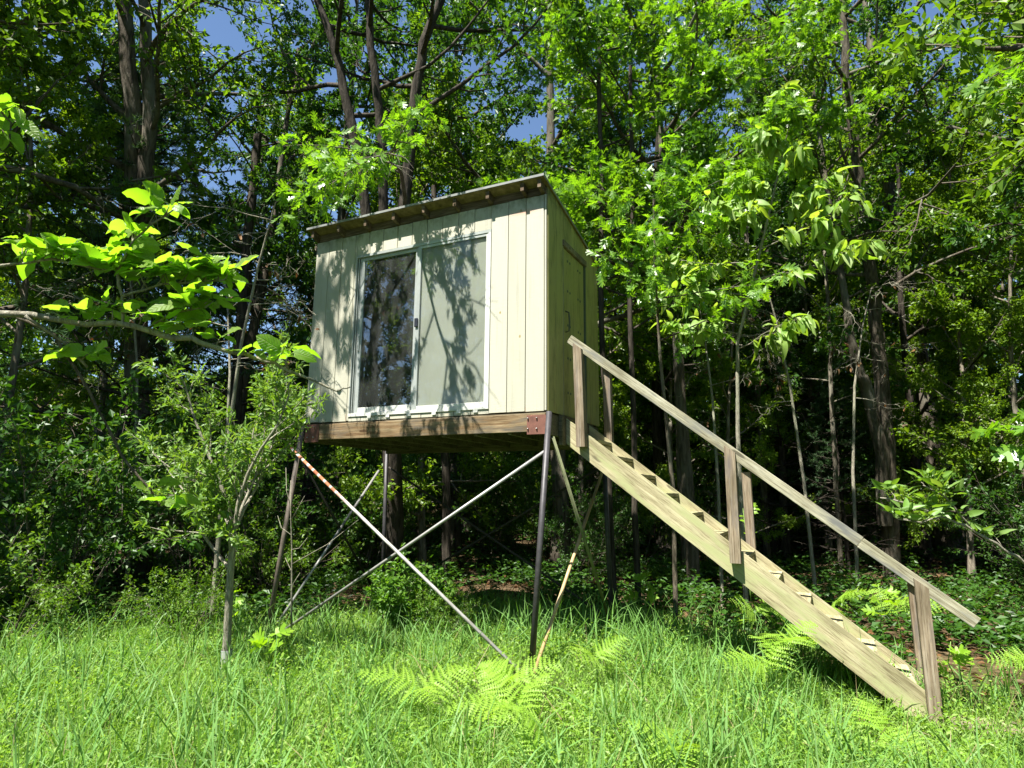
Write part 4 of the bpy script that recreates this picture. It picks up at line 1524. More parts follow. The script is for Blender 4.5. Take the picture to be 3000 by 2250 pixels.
def var_lobed(kind, stem):
    out = []
    base = OAK if kind == "oak" else MAPLE
    for (c, f) in ((0.0, 0.0), (0.22, 0.10), (-0.10, 0.16), (0.35, -0.05)):
        V = base[0].copy()
        V[:, 2] += -c * V[:, 1] ** 2 + f * np.abs(V[:, 0]) + 0.03 * np.sin(V[:, 1] * 7 + V[:, 0] * 5)
        out.append((V, base[1]))
    return out


def var_ovate(w, n=6):
    return [leaf_ovate(w, 0.06, 0.15, n, wave=0.012), leaf_ovate(w * 0.9, 0.10, 0.35, n, wave=0.018), leaf_ovate(w * 1.1, -0.03, 0.10, n, wave=0.02), leaf_ovate(w, 0.16, 0.25, n, wave=0.01)]


def var_apple():
    out = []
    for (w, fold, droop, wave, curl, tw) in ((0.62, 0.05, 0.12, 0.022, 0.0, 0.0), (0.58, 0.14, 0.35, 0.03, 0.1, 0.25), (0.66, -0.05, 0.10, 0.03, -0.12, -0.2), (0.60, 0.20, 0.22, 0.025, 0.2, 0.15), (0.56, 0.02, 0.55, 0.035, 0.0, -0.3), (0.64, 0.10, -0.15, 0.028, 0.15, 0.2)):
        V, F = leaf_ovate(w, fold, droop, 9, prof=lambda t: np.sin(np.pi * np.clip(t, 0, 1) ** 0.82) ** 0.62, wave=wave)
        V = V.copy()
        V[:, 2] += curl * np.abs(V[:, 0]) * V[:, 1] + tw * V[:, 0] * V[:, 1] + 0.02 * np.sin(V[:, 1] * 11 + V[:, 0] * 9)
        V[:, 0] *= 1 + 0.06 * np.sin(V[:, 1] * 40)
        out.append((V, F))
    return out


# oak limb reaching over the roof, part of the oak behind the cabin
b2 = np.array([-4.05, 3.2, 0])
s = Skel(101)
LP = np.array([(-3.45, 2.15, 5.55), (-2.75, 1.3, 5.65), (-2.15, 0.4, 5.45), (-1.75, -0.3, 5.2), (-1.45, -0.8, 4.88), (-1.25, -1.05, 4.68)]) - b2
s.limb = 0
s.tubes.append((0, LP, np.linspace(0.035, 0.008, len(LP)), 6))
sp = [dict(n=4, wob=0.14, up=-0.02, kids=6, len=0.5, ang=0.75, sides=4, t0=0.2, flat=0.35),
      dict(n=3, wob=0.18, up=-0.05, kids=0, len=0, ang=0, sides=3, leaves=9, spread=0.025)]
for (t, d, L) in ((2.0, (-0.9, -0.8, 0.1), 1.0), (2.4, (0.6, -0.7, 0.15), 0.9), (2.8, (-0.9, -0.5, -0.15), 0.95), (3.0, (0.5, -0.6, 0.35), 0.8), (3.3, (-0.8, -0.7, 0.25), 0.95), (3.5, (0.9, -0.3, -0.05), 0.75),
                  (3.9, (-0.7, -0.6, -0.35), 0.95), (4.0, (0.6, -0.5, -0.3), 0.65), (4.3, (0.7, -0.3, 0.0), 0.6), (4.6, (-0.3, -0.6, -0.45), 0.7), (4.9, (0.5, -0.5, -0.55), 0.6), (5.0, (0.2, -0.6, -0.3), 0.5)):
    i = min(int(t), len(LP) - 2)
    s.grow(LP[i] + (LP[i + 1] - LP[i]) * (t - i), d, L, 0.012, 0, sp)
limb = link("limb", s.wood("limb", M_TWIG), oak2)
limb["label"] = "sunlit limb hanging over the front of the cabin roof"
A_, D_ = np.concatenate(s.A), np.concatenate(s.Ad)
ok = A_[:, 0] + b2[0] < -1.0 + 0.25 * (A_[:, 2] - 5.2)
s.A, s.Ad = [A_[ok]], [D_[ok]]
skel_leaves(s, limb, "oak", var_lobed("oak", 0.2), OAK, M_OAK, 0.145, 300, 0.45, 0.3, (0, -0.15, 0), base=b2)

# oak branch right of the cabin: a young oak standing beside the stairs
yb = np.array([0.75, 1.95, 0.0])
s = Skel(102)
YP = np.array([(0.75, 1.95, -0.1), (0.78, 1.9, 1.6), (0.72, 1.75, 3.0), (0.72, 1.6, 4.0), (0.75, 1.5, 5.0)]) - yb
s.tubes.append((-1, YP, np.linspace(0.03, 0.01, 5), 7))
sp = [dict(n=4, wob=0.14, up=-0.02, kids=7, len=0.5, ang=0.8, sides=4, t0=0.2, flat=0.45),
      dict(n=3, wob=0.18, up=-0.05, kids=0, len=0, ang=0, sides=3, leaves=10, spread=0.03)]
for k, (z, d, L) in enumerate(((3.3, (0.8, -0.5, 0.1), 1.0), (3.6, (0.2, -0.9, 0.2), 1.0), (3.8, (1, -0.2, 0.1), 1.1), (4.0, (-0.3, -0.9, 0.3), 1.0), (4.2, (0.7, -0.7, 0.2), 1.1), (4.4, (-0.1, -0.8, 0.35), 0.9), (4.6, (0.9, -0.4, 0.2), 0.9), (4.9, (0.3, -0.6, 0.5), 0.7))):
    q = np.array([np.interp(z, YP[:, 2], YP[:, j]) for j in range(3)])
    s.limb = k
    s.grow(q, d, L, 0.011, 0, sp)
t = thing("young_oak", "young sunlit oak with glossy lobed leaves beside the cabin's right roof edge", "tree", tuple(yb))
link("trunk", s.wood("trunk", M_TWIG, -1), t)
for k in range(8):
    link("limb", s.wood("limb", M_TWIG, k), t)
skel_leaves(s, t, "oak", var_lobed("oak", 0.2), OAK, M_OAK, 0.15, 300, 0.45, 0.3, (0, -0.15, 0), base=yb)

# pale sapling with drooping leaves
pb_ = np.array([1.38, 3.1, 0.0])
s = Skel(103)
PP = np.array([(1.38, 3.1, -0.1), (1.40, 3.0, 2.3), (1.46, 2.96, 3.5), (1.66, 2.93, 4.17), (1.93, 2.88, 5.1), (2.15, 2.85, 5.9), (2.30, 2.8, 6.45)]) - pb_
s.tubes.append((-1, PP, np.linspace(0.032, 0.007, len(PP)), 7))
spp = [dict(n=4, wob=0.1, up=-0.03, kids=5, len=0.45, ang=0.7, sides=4, t0=0.25, flat=0.3),
       dict(n=3, wob=0.12, up=-0.10, kids=0, len=0, ang=0, sides=3, leaves=14, spread=0.03)]
for k, (z, d, L) in enumerate(((3.4, (0.9, -0.6, 0.1), 0.9), (3.6, (-0.8, -0.6, 0.1), 0.8), (4.1, (-0.9, -0.4, 0.25), 0.9), (4.3, (1.0, -0.2, 0.2), 1.15), (4.5, (-1, -0.2, 0.25), 1.0), (4.7, (0.9, -0.5, 0.2), 1.0),
                              (4.9, (-0.6, -0.8, 0.2), 0.8), (5.1, (0.8, -0.5, 0.3), 0.7), (5.4, (-0.7, -0.6, 0.2), 0.5), (5.7, (0.6, -0.6, 0.3), 0.5), (6.0, (-0.5, -0.7, 0.3), 0.42), (6.3, (0.2, -0.6, 0.4), 0.42))):
    q = np.array([np.interp(z, PP[:, 2], PP[:, j]) for j in range(3)])
    s.limb = k
    s.grow(q, d, L, 0.010, 0, spp)
t = thing("pale_sapling", "slender sapling with pale yellow-green drooping leaves behind the stairs", "tree", tuple(pb_))
link("trunk", s.wood("trunk", M_TWIGL, -1), t)
for k in range(12):
    link("limb", s.wood("limb", M_TWIGL, k), t)
skel_leaves(s, t, "pale", [leaf_ovate(0.42, 0.10, 0.45, 5, wave=0.015), leaf_ovate(0.36, 0.14, 0.7, 5, wave=0.02), leaf_ovate(0.46, 0.06, 0.3, 5, wave=0.02)], DROOPY, M_PALE, 0.20, 300, 0.45, 0.75, (0, -0.35, 0), base=pb_)

# ------------------------------------------------------------------ olive bush: small tree with a plastic guard round its foot
ob = np.array([-2.31, -1.50, 0.0])
s = Skel(104)
OP = np.array([(-2.31, -1.50, -0.15), (-2.26, -1.57, 0.5), (-2.22, -1.62, 0.85), (-2.17, -1.66, 1.16)]) - ob
s.tubes.append((-1, OP, np.linspace(0.036, 0.027, 4), 9))
top = OP[-1]
st = [(top, (0.25, 0.0, 1), 1.25, 0.02), (top, (-0.25, -0.1, 1), 1.35, 0.021), (OP[2], (-0.9, -0.2, 0.7), 1.2, 0.017), (top, (0.15, 0.35, 1.0), 1.15, 0.016), (top, (-0.7, 0.2, 0.75), 1.3, 0.016), (top, (0.0, 0.4, 1.0), 1.05, 0.016), (OP[2] * 0.6 + top * 0.4, (0.5, -0.4, 0.8), 0.55, 0.012)]
so = [dict(n=5, wob=0.14, up=0.05, kids=7, len=0.5, ang=0.75, sides=6, t0=0.2, flat=0.8),
      dict(n=4, wob=0.18, up=0.05, kids=5, len=0.45, ang=0.7, sides=4, t0=0.15, flat=0.8),
      dict(n=3, wob=0.2, up=0.06, kids=0, len=0, ang=0, sides=3, leaves=16, spread=0.02)]
for k, (p, d, L, r) in enumerate(st):
    s.limb = k
    s.grow(p, d, L, r, 0, so)
t = thing("olive_bush", "small grey-stemmed tree with narrow silvery green leaves left of the cabin", "tree", tuple(ob))
link("trunk", s.wood("trunk", M_TWIGL, -1), t)
for k in range(len(st)):
    link("limb", s.wood("limb", M_TWIGL, k), t)
link("crown", s.leaves("crown", LANCE, M_OLIVE, 0.07, 0.7, -0.15), t)
# guard: a slit spiral tube round the foot
mb = MB()
a = np.linspace(0, 2 * np.pi, 13)[:-1]
for z0, z1 in ((-0.2, -0.07), (-0.058, 0.05), (0.062, 0.16)):
    ring = [(0.050 * math.cos(q), 0.050 * math.sin(q), z) for z in (z0, z1) for q in a]
    k = np.arange(12)
    mb.add(np.array(ring), [np.stack([k, (k + 1) % 12, (k + 1) % 12 + 12, k + 12], 1)])
    ring = [(0.047 * math.cos(q), 0.047 * math.sin(q), z) for z in (z0, z1) for q in a]
    mb.add(np.array(ring), [np.stack([k, k + 12, (k + 1) % 12 + 12, (k + 1) % 12], 1)])
tag(link("tree_guard", mb.mesh("tree_guard", M_GUARD, True), None, (-2.288, -1.53, 0.02)), "white plastic guard wrapped round the foot of the small grey-stemmed tree", "tree guard")


# ------------------------------------------------------------------ branches reaching in close to the photographer
def near_branch(name, label, paths, n_leaf, size, key, variants, mat, bark, seed, base, up=(0, -0.25, 0.9), tuft=5, parts_name="leaf", tilt=0.55, ang=(-0.2, 0.5), extra_tufts=()):
    r = np.random.RandomState(seed)
    b = np.array(base)
    t = thing(name, label, "branch", tuple(b))
    W = MB()
    allp = []
    for (P, r0, r1, w, lo) in paths:
        P = np.array(P) - b
        tt = np.linspace(0, len(P) - 1, (len(P) - 1) * 4 + 1)
        Q = np.stack([np.interp(tt, np.arange(len(P)), P[:, k]) for k in range(3)], 1)
        Q[1:-1] += r.normal(size=(len(Q) - 2, 3)) * r0 * 0.35
        V, F = tube_vf(Q, np.linspace(r0, r1, len(Q)) * (1 + 0.12 * r.normal(size=len(Q))), 8)
        W.add(V, F)
        allp.append((Q, w, lo))
    PP, DD, NN, SS = [], [], [], []
    wsum = sum(w for _, w, _ in allp)

    def tuft_at(p, axis, k):
        """spur with a whorl of leaves"""
        sd = nrm(axis * 0.4 + np.array([0, 0, 0.8]) + r.normal(size=3) * 0.4)
        e = p + sd * size * (0.25 + 0.4 * r.rand())
        V, F = tube_vf([p, (p + e) / 2 + r.normal(size=3) * 0.002, e], [0.0022, 0.0018, 0.0012], 5)
        W.add(V, F)
        a0 = r.rand() * 6.28
        for i in range(k):
            az = a0 + i * 2.4
            h = np.array([math.cos(az), math.sin(az), ang[0] + (ang[1] - ang[0]) * r.rand()])
            PP.append(e + sd * 0.004 * i + nrm(h) * size * 0.2)
            DD.append(h)
            NN.append(np.array(up) + r.normal(size=3) * tilt)
            SS.append(size * (0.55 + 0.6 * r.rand()))
    for (Q, w, lo) in allp:
        m = int(round(n_leaf * w / wsum / tuft))
        for i in range(m):
            u = (lo + (1 - lo) * (i + r.rand()) / max(1, m)) * (len(Q) - 1)
            u = min(u, len(Q) - 1.001)
            k = int(u)
            tuft_at(Q[k] + (Q[k + 1] - Q[k]) * (u - k), nrm(Q[k + 1] - Q[k]), tuft + r.randint(-1, 2))
    for (p, k) in extra_tufts:
        tuft_at(np.array(p) - b, np.array([0.3, 0, 0.5]), k)
    link("stem", W.mesh("stem", bark, True), t)
    leaf_objects(t, leaf_meshes(key, variants, mat), np.array(PP), np.array(DD), np.array(NN), np.array(SS), r)
    return t


def lead(pts, path):
    """(points, r0, r1, weight, lo) with bare wood pts put before the path, leaves starting where they did"""
    P, r0, r1, w, lo = path
    k, n_ = len(pts), len(P)
    return (pts + P, r0 * 1.05, r1, w, (k + lo * (n_ - 1)) / (n_ + k - 1))


ap_main = [(0.20, -4.72, 1.985), (0.36, -4.64, 1.97), (0.64, -4.5, 1.94), (0.82, -4.4, 1.905), (0.93, -4.34, 1.87)]
ap_tip = [(0.93, -4.34, 1.87), (1.0, -4.30, 1.85), (1.06, -4.26, 1.82), (1.16, -4.2, 1.775), (1.19, -4.18, 1.785)]
apple = near_branch("apple_tree", "apple tree whose branch of large sunlit leaves reaches in from the left, close by", [
    lead([(-1.45, -5.55, 1.75), (-0.6, -5.1, 2.0)], (ap_main, 0.011, 0.006, 0.8, 0.3)), (ap_tip[:3], 0.006, 0.004, 0.22, 0.5), (ap_tip[2:], 0.0042, 0.002, 0.0, 0.0),
    ([(0.65, -4.49, 1.94), (0.655, -4.50, 2.02), (0.65, -4.52, 2.08), (0.69, -4.51, 2.17), (0.79, -4.47, 2.26)], 0.005, 0.0022, 1.0, 0.35),
    lead([(-1.4, -5.52, 1.95), (-0.5, -5.05, 2.12)], ([(0.20, -4.72, 2.10), (0.36, -4.66, 2.10), (0.50, -4.60, 2.115), (0.61, -4.54, 2.09)], 0.006, 0.003, 1.5, 0.42)),
    ([(0.655, -4.50, 2.02), (0.74, -4.45, 2.06), (0.82, -4.40, 2.07), (0.88, -4.36, 2.08)], 0.004, 0.002, 1.3, 0.15),
    ([(0.70, -4.46, 1.93), (0.76, -4.42, 1.98), (0.84, -4.38, 2.0)], 0.0035, 0.002, 0.8, 0.2),
    ([(0.42, -4.61, 1.965), (0.46, -4.52, 1.90), (0.50, -4.48, 1.84)], 0.005, 0.003, 0.15, 0.6),
], 300, 0.074, "apple", var_apple(), M_APPLE, M_TWIGL, 7, (0.36, -4.64, 1.97), up=(0.25, -0.6, 0.75), tilt=0.45)
V, F = tube_vf(np.array([(-1.6, -5.7, -0.15), (-1.55, -5.68, 0.5), (-1.48, -5.6, 1.2), (-1.42, -5.54, 1.9), (-1.3, -5.5, 2.6)]) - np.array((0.36, -4.64, 1.97)), [0.11, 0.085, 0.075, 0.06, 0.035], 10)
link("trunk", MB().add(V, F).mesh("trunk", M_TWIGL, True), apple)
apple["category"] = "tree"
near_branch("apple_branch", "thin drooping apple twig with a few leaves at its lower end, left of the bush", [
    ([(0.33, -4.62, 1.99), (0.44, -4.54, 1.92), (0.51, -4.47, 1.77), (0.57, -4.40, 1.60), (0.64, -4.35, 1.50), (0.66, -4.33, 1.455)], 0.005, 0.0025, 1, 0.86)],
    12, 0.062, "apple", var_apple(), M_APPLE, M_TWIG, 8, (0.33, -4.62, 1.99), tuft=4)
near_branch("apple_branch", "leaf cluster hanging into view at the upper left edge", [
    lead([(-1.32, -5.5, 2.5), (-0.6, -5.1, 2.75)], ([(0.05, -4.72, 2.72), (0.13, -4.66, 2.68), (0.19, -4.62, 2.60), (0.20, -4.61, 2.52)], 0.005, 0.002, 1, 0.3))],
    22, 0.072, "apple", var_apple(), M_APPLE, M_TWIG, 9, (0.05, -4.72, 2.72), ang=(-1.2, 0.0))
near_branch("leafy_branch", "leafy branch with narrow pointed leaves reaching in from the right edge", [
    lead([(4.3, -1.6, -0.1), (3.9, -1.85, 0.7)], ([(3.25, -2.25, 1.15), (3.01, -2.40, 1.26), (2.92, -2.46, 1.33), (2.78, -2.54, 1.41), (2.67, -2.61, 1.46), (2.53, -2.68, 1.50)], 0.009, 0.003, 1.0, 0.35)),
    ([(2.84, -2.50, 1.38), (2.76, -2.58, 1.50), (2.68, -2.62, 1.55)], 0.004, 0.002, 0.6, 0.3),
    ([(2.73, -2.57, 1.43), (2.66, -2.66, 1.41), (2.58, -2.70, 1.42)], 0.004, 0.002, 0.5, 0.3)],
    120, 0.070, "olive_near", [leaf_ovate(0.34, 0.08, 0.15, 5, wave=0.01), leaf_ovate(0.30, 0.12, 0.25, 5), leaf_ovate(0.36, 0.05, 0.05, 5, wave=0.015)], M_OLIVE, M_TWIGL, 10, (3.25, -2.25, 1.15), tuft=6, ang=(0.1, 0.9))
near_branch("oak_branch", "oak branch with lobed leaves at the upper right edge of the view", [
    lead([(7.35, -2.2, 3.6), (5.5, -1.8, 4.1)], ([(3.75, -1.45, 4.0), (3.55, -1.45, 3.92), (3.40, -1.48, 3.86), (3.30, -1.5, 3.80)], 0.008, 0.003, 1, 0.1)),
    ([(3.55, -1.45, 3.92), (3.5, -1.45, 3.78), (3.44, -1.43, 3.70)], 0.005, 0.002, 0.7, 0.2)],
    46, 0.14, "oak", var_lobed("oak", 0.2), M_OAK, M_TWIG, 12, (3.75, -1.45, 4.0), ang=(-0.9, 0.1))
near_branch("maple_branch", "low branch with broad lobed leaves at the right edge, above the narrow-leaved branch", [
    lead([(4.9, -0.9, -0.1), (4.7, -0.95, 1.3), (4.3, -1.05, 1.9)], ([(3.75, -1.2, 2.05), (3.5, -1.15, 1.98), (3.32, -1.12, 1.90), (3.22, -1.15, 1.80)], 0.008, 0.003, 1, 0.1)),
    ([(3.5, -1.15, 1.98), (3.42, -1.12, 1.80), (3.33, -1.12, 1.70)], 0.005, 0.002, 0.8, 0.2)],
    40, 0.12, "maple", var_lobed("maple", 0.4), M_OAK, M_TWIG, 13, (3.75, -1.2, 2.05), ang=(-0.8, 0.1))

# bare sapling before the left leg, and the dead twigs at the cabin's left corner
mb = MB()
r = np.random.RandomState(3)
P = np.array([(-2.78, -0.29, -0.1), (-2.76, -0.36, 0.5), (-2.74, -0.42, 0.94), (-2.73, -0.48, 1.3), (-2.72, -0.52, 1.62)])
V, F = tube_vf(P, np.linspace(0.012, 0.004, 5), 6)
mb.add(V, F)
for (z, dx, dy, dz, L) in ((0.75, 0.9, 0.1, 0.5, 0.9), (1.05, -0.8, 0.1, 0.5, 0.3), (1.2, 0.7, -0.1, 0.8, 0.3), (0.45, 0.5, 0, 0.9, 0.2), (0.55, -0.5, 0, 0.9, 0.25), (1.35, -0.4, 0.1, 1, 0.4), (0.9, 0.6, 0.1, 0.3, 0.2)):
    q = np.array([np.interp(z, P[:, 2], P[:, k]) for k in range(3)])
    d = nrm(np.array([dx, dy, dz]))
    V, F = tube_vf([q, q + d * L * 0.5 + r.normal(size=3) * 0.02, q + d * L + np.array([0, 0, 0.04])], [0.005, 0.004, 0.002], 5)
    mb.add(V, F)
tag(link("bare_sapling", mb.mesh("bare_sapling", M_TWIGL, True)), "bare thin sapling standing just right of the cabin's left front leg", "sapling")

s = Skel(105)
DPth = np.array([(-4.0, -0.3, -0.1), (-3.95, -0.35, 1.8), (-3.8, -0.4, 3.2), (-3.55, -0.45, 4.2), (-3.3, -0.5, 4.9)])
s.tubes.append((-1, DPth, np.linspace(0.03, 0.008, 5), 7))
sd_ = [dict(n=5, wob=0.22, up=-0.05, kids=5, len=0.5, ang=0.8, sides=4, t0=0.2, flat=0.7),
       dict(n=4, wob=0.3, up=-0.06, kids=3, len=0.5, ang=0.8, sides=3, t0=0.2, flat=0.7),
       dict(n=3, wob=0.3, up=-0.1, kids=0, len=0, ang=0, sides=3, leaves=1, spread=0.0)]
for (z, d, L) in ((3.0, (0.9, -0.3, 0.1), 0.9), (3.4, (-0.8, -0.3, 0.2), 1.1), (3.7, (0.9, -0.2, 0.05), 0.9), (4.0, (0.8, -0.4, 0.0), 1.0), (4.2, (-0.9, -0.1, 0.2), 1.2), (4.5, (0.8, -0.1, -0.2), 0.9), (4.7, (-0.6, -0.3, 0.2), 1.2), (4.9, (0.5, -0.1, 0.4), 0.7)):
    q = np.array([np.interp(z, DPth[:, 2], DPth[:, k]) for k in range(3)])
    s.grow(q, d, L, 0.008, 0, sd_)
t = thing("dead_sapling", "dead sapling of bare curling twigs with a few brown leaves at the cabin's left corner", "sapling", (0, 0, 0))
link("trunk", s.wood("trunk", M_TWIGL), t)
A = np.concatenate(s.A)
pick = s.r.permutation(len(A))[:26]
leaf_objects(t, leaf_meshes("dead", [leaf_ovate(0.4, 0.25, 0.6, 4, wave=0.05), leaf_ovate(0.5, -0.3, 0.5, 4, wave=0.06)], M_DEAD), A[pick], nrm(s.r.normal(size=(26, 3)) * 0.4 + np.array([0, 0, -1])), rnd_dir(s.r, 26), 0.06 + 0.04 * s.r.rand(26), s.r)


dead0 = t
for (x, y, rz, sc, lab) in ((0.95, 4.1, 2.2, 0.95, "bare dead sapling of pale twigs behind the upper stairs"), (2.15, 5.0, 4.4, 1.0, "bare dead sapling of pale twigs behind the middle of the handrail"),
                            (2.75, 7.0, 0.9, 1.1, "bare dead sapling of pale twigs beside the double trunk"), (-5.6, 1.0, 3.1, 1.05, "bare dead sapling with brown leaves behind the olive bush"),
                            (-7.4, 0.9, 5.2, 1.1, "bare dead sapling with brown leaves in front of the two-trunk oak")):
    c_, s_ = math.cos(rz), math.sin(rz)
    dup(dead0, lab, (x - sc * (c_ * -4.0 - s_ * -0.3), y - sc * (s_ * -4.0 + c_ * -0.3), float(gz(x, y))), rz, sc)


# ------------------------------------------------------------------ understory shrubs
def shrub_skel(seed, H, nst, spread, leaves):
    s = Skel(seed)
    sp = [dict(n=5, wob=0.12, up=0.03, kids=7, len=0.42, ang=0.75, sides=5, t0=0.2, flat=0.8),
          dict(n=3, wob=0.2, up=0.0, kids=4, len=0.5, ang=0.75, sides=3, t0=0.2, flat=0.7),
          dict(n=2, wob=0.2, up=-0.03, kids=0, len=0, ang=0, sides=3, leaves=leaves, spread=0.03)]
    for i in range(nst):
        az = i * 2.4 + s.r.rand()
        d = np.array([math.cos(az) * spread, math.sin(az) * spread, 1.0])
        s.limb = i
        s.grow((0.06 * math.cos(az), 0.06 * math.sin(az), -0.08), d, H * (0.7 + 0.4 * s.r.rand()), 0.012, 0, sp)
    return s


GS = "shrubs along the edge of the wood"
shr = []
x, y = polar(9.6, -57)
for i, (sd, H, nst, spd, lv, tm, sz, mt, lab, loc) in enumerate([
        (201, 2.2, 8, 0.55, 13, ELLIP, 0.062, M_DARK, "low leafy shrub leftmost in the front row at the wood edge", gpos(*polar(10.6, -60))),  # leaves coloured dark to imitate the shaded hedge
        (202, 2.8, 7, 0.4, 13, SIMPLE, 0.085, M_DARK, "tall leafy shrub behind the olive bush, left of its trunk", gpos(*polar(11.2, -52))),  # same painted shade in the leaf colour
        (203, 1.5, 8, 0.7, 12, ELLIP, 0.06, M_TREE, "short shrub at the wood edge right behind the olive bush", gpos(*polar(10.2, -46))),
        (204, 2.4, 6, 0.5, 13, SIMPLE, 0.10, M_DARK, "dark broad-leaved shrub seen between the olive bush and the left legs", gpos(*polar(12.0, -40)))]):
    s = shrub_skel(sd, H, nst, spd, lv)
    t = thing("shrub", lab, "shrub", loc, 0, GS)
    link("stem", s.wood("stem", M_TWIG), t)
    link("foliage", s.leaves("foliage", tm, mt, sz, 0.6, 0.1), t)
    shr.append(t)
n = 0
pts = []
for tries in range(900):
    d = 9.3 + 15 * RS.rand() ** 1.1
    az = -70 + 88 * RS.rand()
    x, y = polar(d, az)
    if near_cabin(x, y, 0.2) or any(math.hypot(x - a, y - b) < 1.0 for a, b in pts):
        continue
    if -4.2 < x < 2.5 and y < 4.2:
        continue
    if d < 15.5 and -16 < az < 12:
        continue
    pts.append((x, y))
    where = ("at the far left edge of the wood" if az < -55 else "behind the olive bush" if az < -42 else "behind the cabin's legs" if az < -24 else "behind the stairs" if az < -2 else "beyond the foot of the stairs")
    k = RS.randint(4)
    kind = ("leafy shrub of small light leaves", "tall leafy shrub", "low leafy shrub of small leaves", "dark broad-leaved shrub")[k]
    dup(shr[k], kind + ("" if d < 13 else " farther back") + " " + where, gpos(x, y), RS.rand() * 6.28, 0.6 + 0.6 * RS.rand(), GS + " " + where)
    n += 1
    if n >= 64:
        break
for (x, y, k, sc) in ((-2.6, 6.4, 1, 0.8), (-1.1, 7.4, 0, 0.9), (0.2, 8.6, 2, 1.0), (-4.6, 7.6, 1, 0.9), (-0.6, 10.2, 0, 1.1), (1.3, 11.2, 1, 0.8), (-3.1, 9.6, 0, 1.0), (-5.8, 4.6, 2, 1.1), (2.2, 12.5, 2, 0.9)):
    dup(shr[k], "leafy green shrub in the gap behind the cabin's legs", gpos(x, y), x + y, sc, "shrubs seen through under the cabin")
for (x, y, k, sc) in ((5.6, 1.6, 0, 1.0), (5.8, -0.8, 2, 1.2), (6.2, 3.8, 3, 1.0)):
    dup(shr[k], "leafy shrub at the right edge of the clearing", gpos(x, y), x + y, sc, "shrubs at the right edge of the clearing")

# bush growing up through the cross braces
s = shrub_skel(210, 0.72, 6, 0.5, 11)
t = thing("bush", "light green bush growing up behind the crossed pipes under the cabin", "bush", gpos(-1.95, 0.5))
link("stem", s.wood("stem", M_TWIG), t)
skel_leaves(s, t, "bush", [leaf_ovate(0.5, 0.06, 0.15, 3), leaf_ovate(0.45, 0.12, 0.25, 3)], ELLIP, M_SHRUB, 0.07, 300, 0.6, 0.1, (0, -0.3, 0), base=(-1.95, 0.5, 0))
for (x, y, sc, lab) in ((-5.0, -1.9, 0.75, "low sunlit shrub of rounded leaves at the left foot of the wood"), (-3.9, -0.75, 0.6, "small sunlit shrub between the olive bush and the left edge"),
                        (-1.45, 0.55, 0.42, "low green bush at the crossing of the pipes under the cabin")):
    dup(shr[2], lab, gpos(x, y), RS.rand() * 6, sc, GS)


# saplings with a few big bright leaves
def sapling(label, loc, H, nl, size, key, var, mat, seed, d=(0, -0.2, 1)):
    r = np.random.RandomState(seed)
    t = thing("sapling", label, "sapling", loc)
    Q = np.array([(0, 0, -0.05)] + [tuple(nrm(np.array(d)) * H * f + r.normal(size=3) * 0.015) for f in (0.4, 0.7, 1.0)])
    V, F = tube_vf(Q, [0.008, 0.006, 0.004, 0.003], 6)
    link("stem", MB().add(V, F).mesh("stem", M_STEM, True), t)
    u = 0.5 + 0.5 * r.rand(nl)
    P = np.stack([np.interp(u * H, np.linalg.norm(Q, axis=1), Q[:, k]) for k in range(3)], 1)
    az = np.arange(nl) * 2.4
    D = np.stack([np.cos(az), np.sin(az), 0.1 + 0.4 * r.rand(nl)], 1)
    P = P + nrm(D) * size * 0.35
    N = np.array([0, -0.7, 0.8]) + r.normal(size=(nl, 3)) * 0.35
    leaf_objects(t, leaf_meshes(key, var, mat), P, D, N, size * (0.6 + 0.6 * r.rand(nl)), r)
    return t


MV = var_lobed("maple", 0.4)
M_BRIGHT = leaf_mat("bright_leaf", [(0.19, 0.33, 0.02), (0.15, 0.29, 0.018), (0.22, 0.35, 0.03)], 0.45, 0.45, 0.35)
for (lab, x, y, H, nl, sz, sd) in (("bright yellow-green maple seedling left of the stair foot, under the cabin's right side", 0.32, 2.3, 0.62, 9, 0.17, 1),
                                   ("maple seedling with light leaves behind the lower steps", 2.75, 1.95, 0.75, 8, 0.15, 2),
                                   ("broad-leaved seedling beside the last handrail post", 3.15, 0.75, 0.55, 9, 0.13, 3),
                                   ("leafy seedling behind the middle handrail post", 1.55, 2.1, 1.45, 12, 0.16, 4),
                                   ("seedling with large round leaves low at the left edge of the clearing", -4.75, -2.45, 0.5, 10, 0.15, 5),
                                   ("broad-leaved weed standing in front of the olive bush's right side", -1.75, -1.5, 0.4, 9, 0.13, 6),
                                   ("small seedling at the dark edge between the two shrubs on the left", -3.3, -0.55, 0.55, 9, 0.1, 7)):
    sapling(lab, gpos(x, y), H, nl, sz, "mapleb", MV, M_BRIGHT, sd)


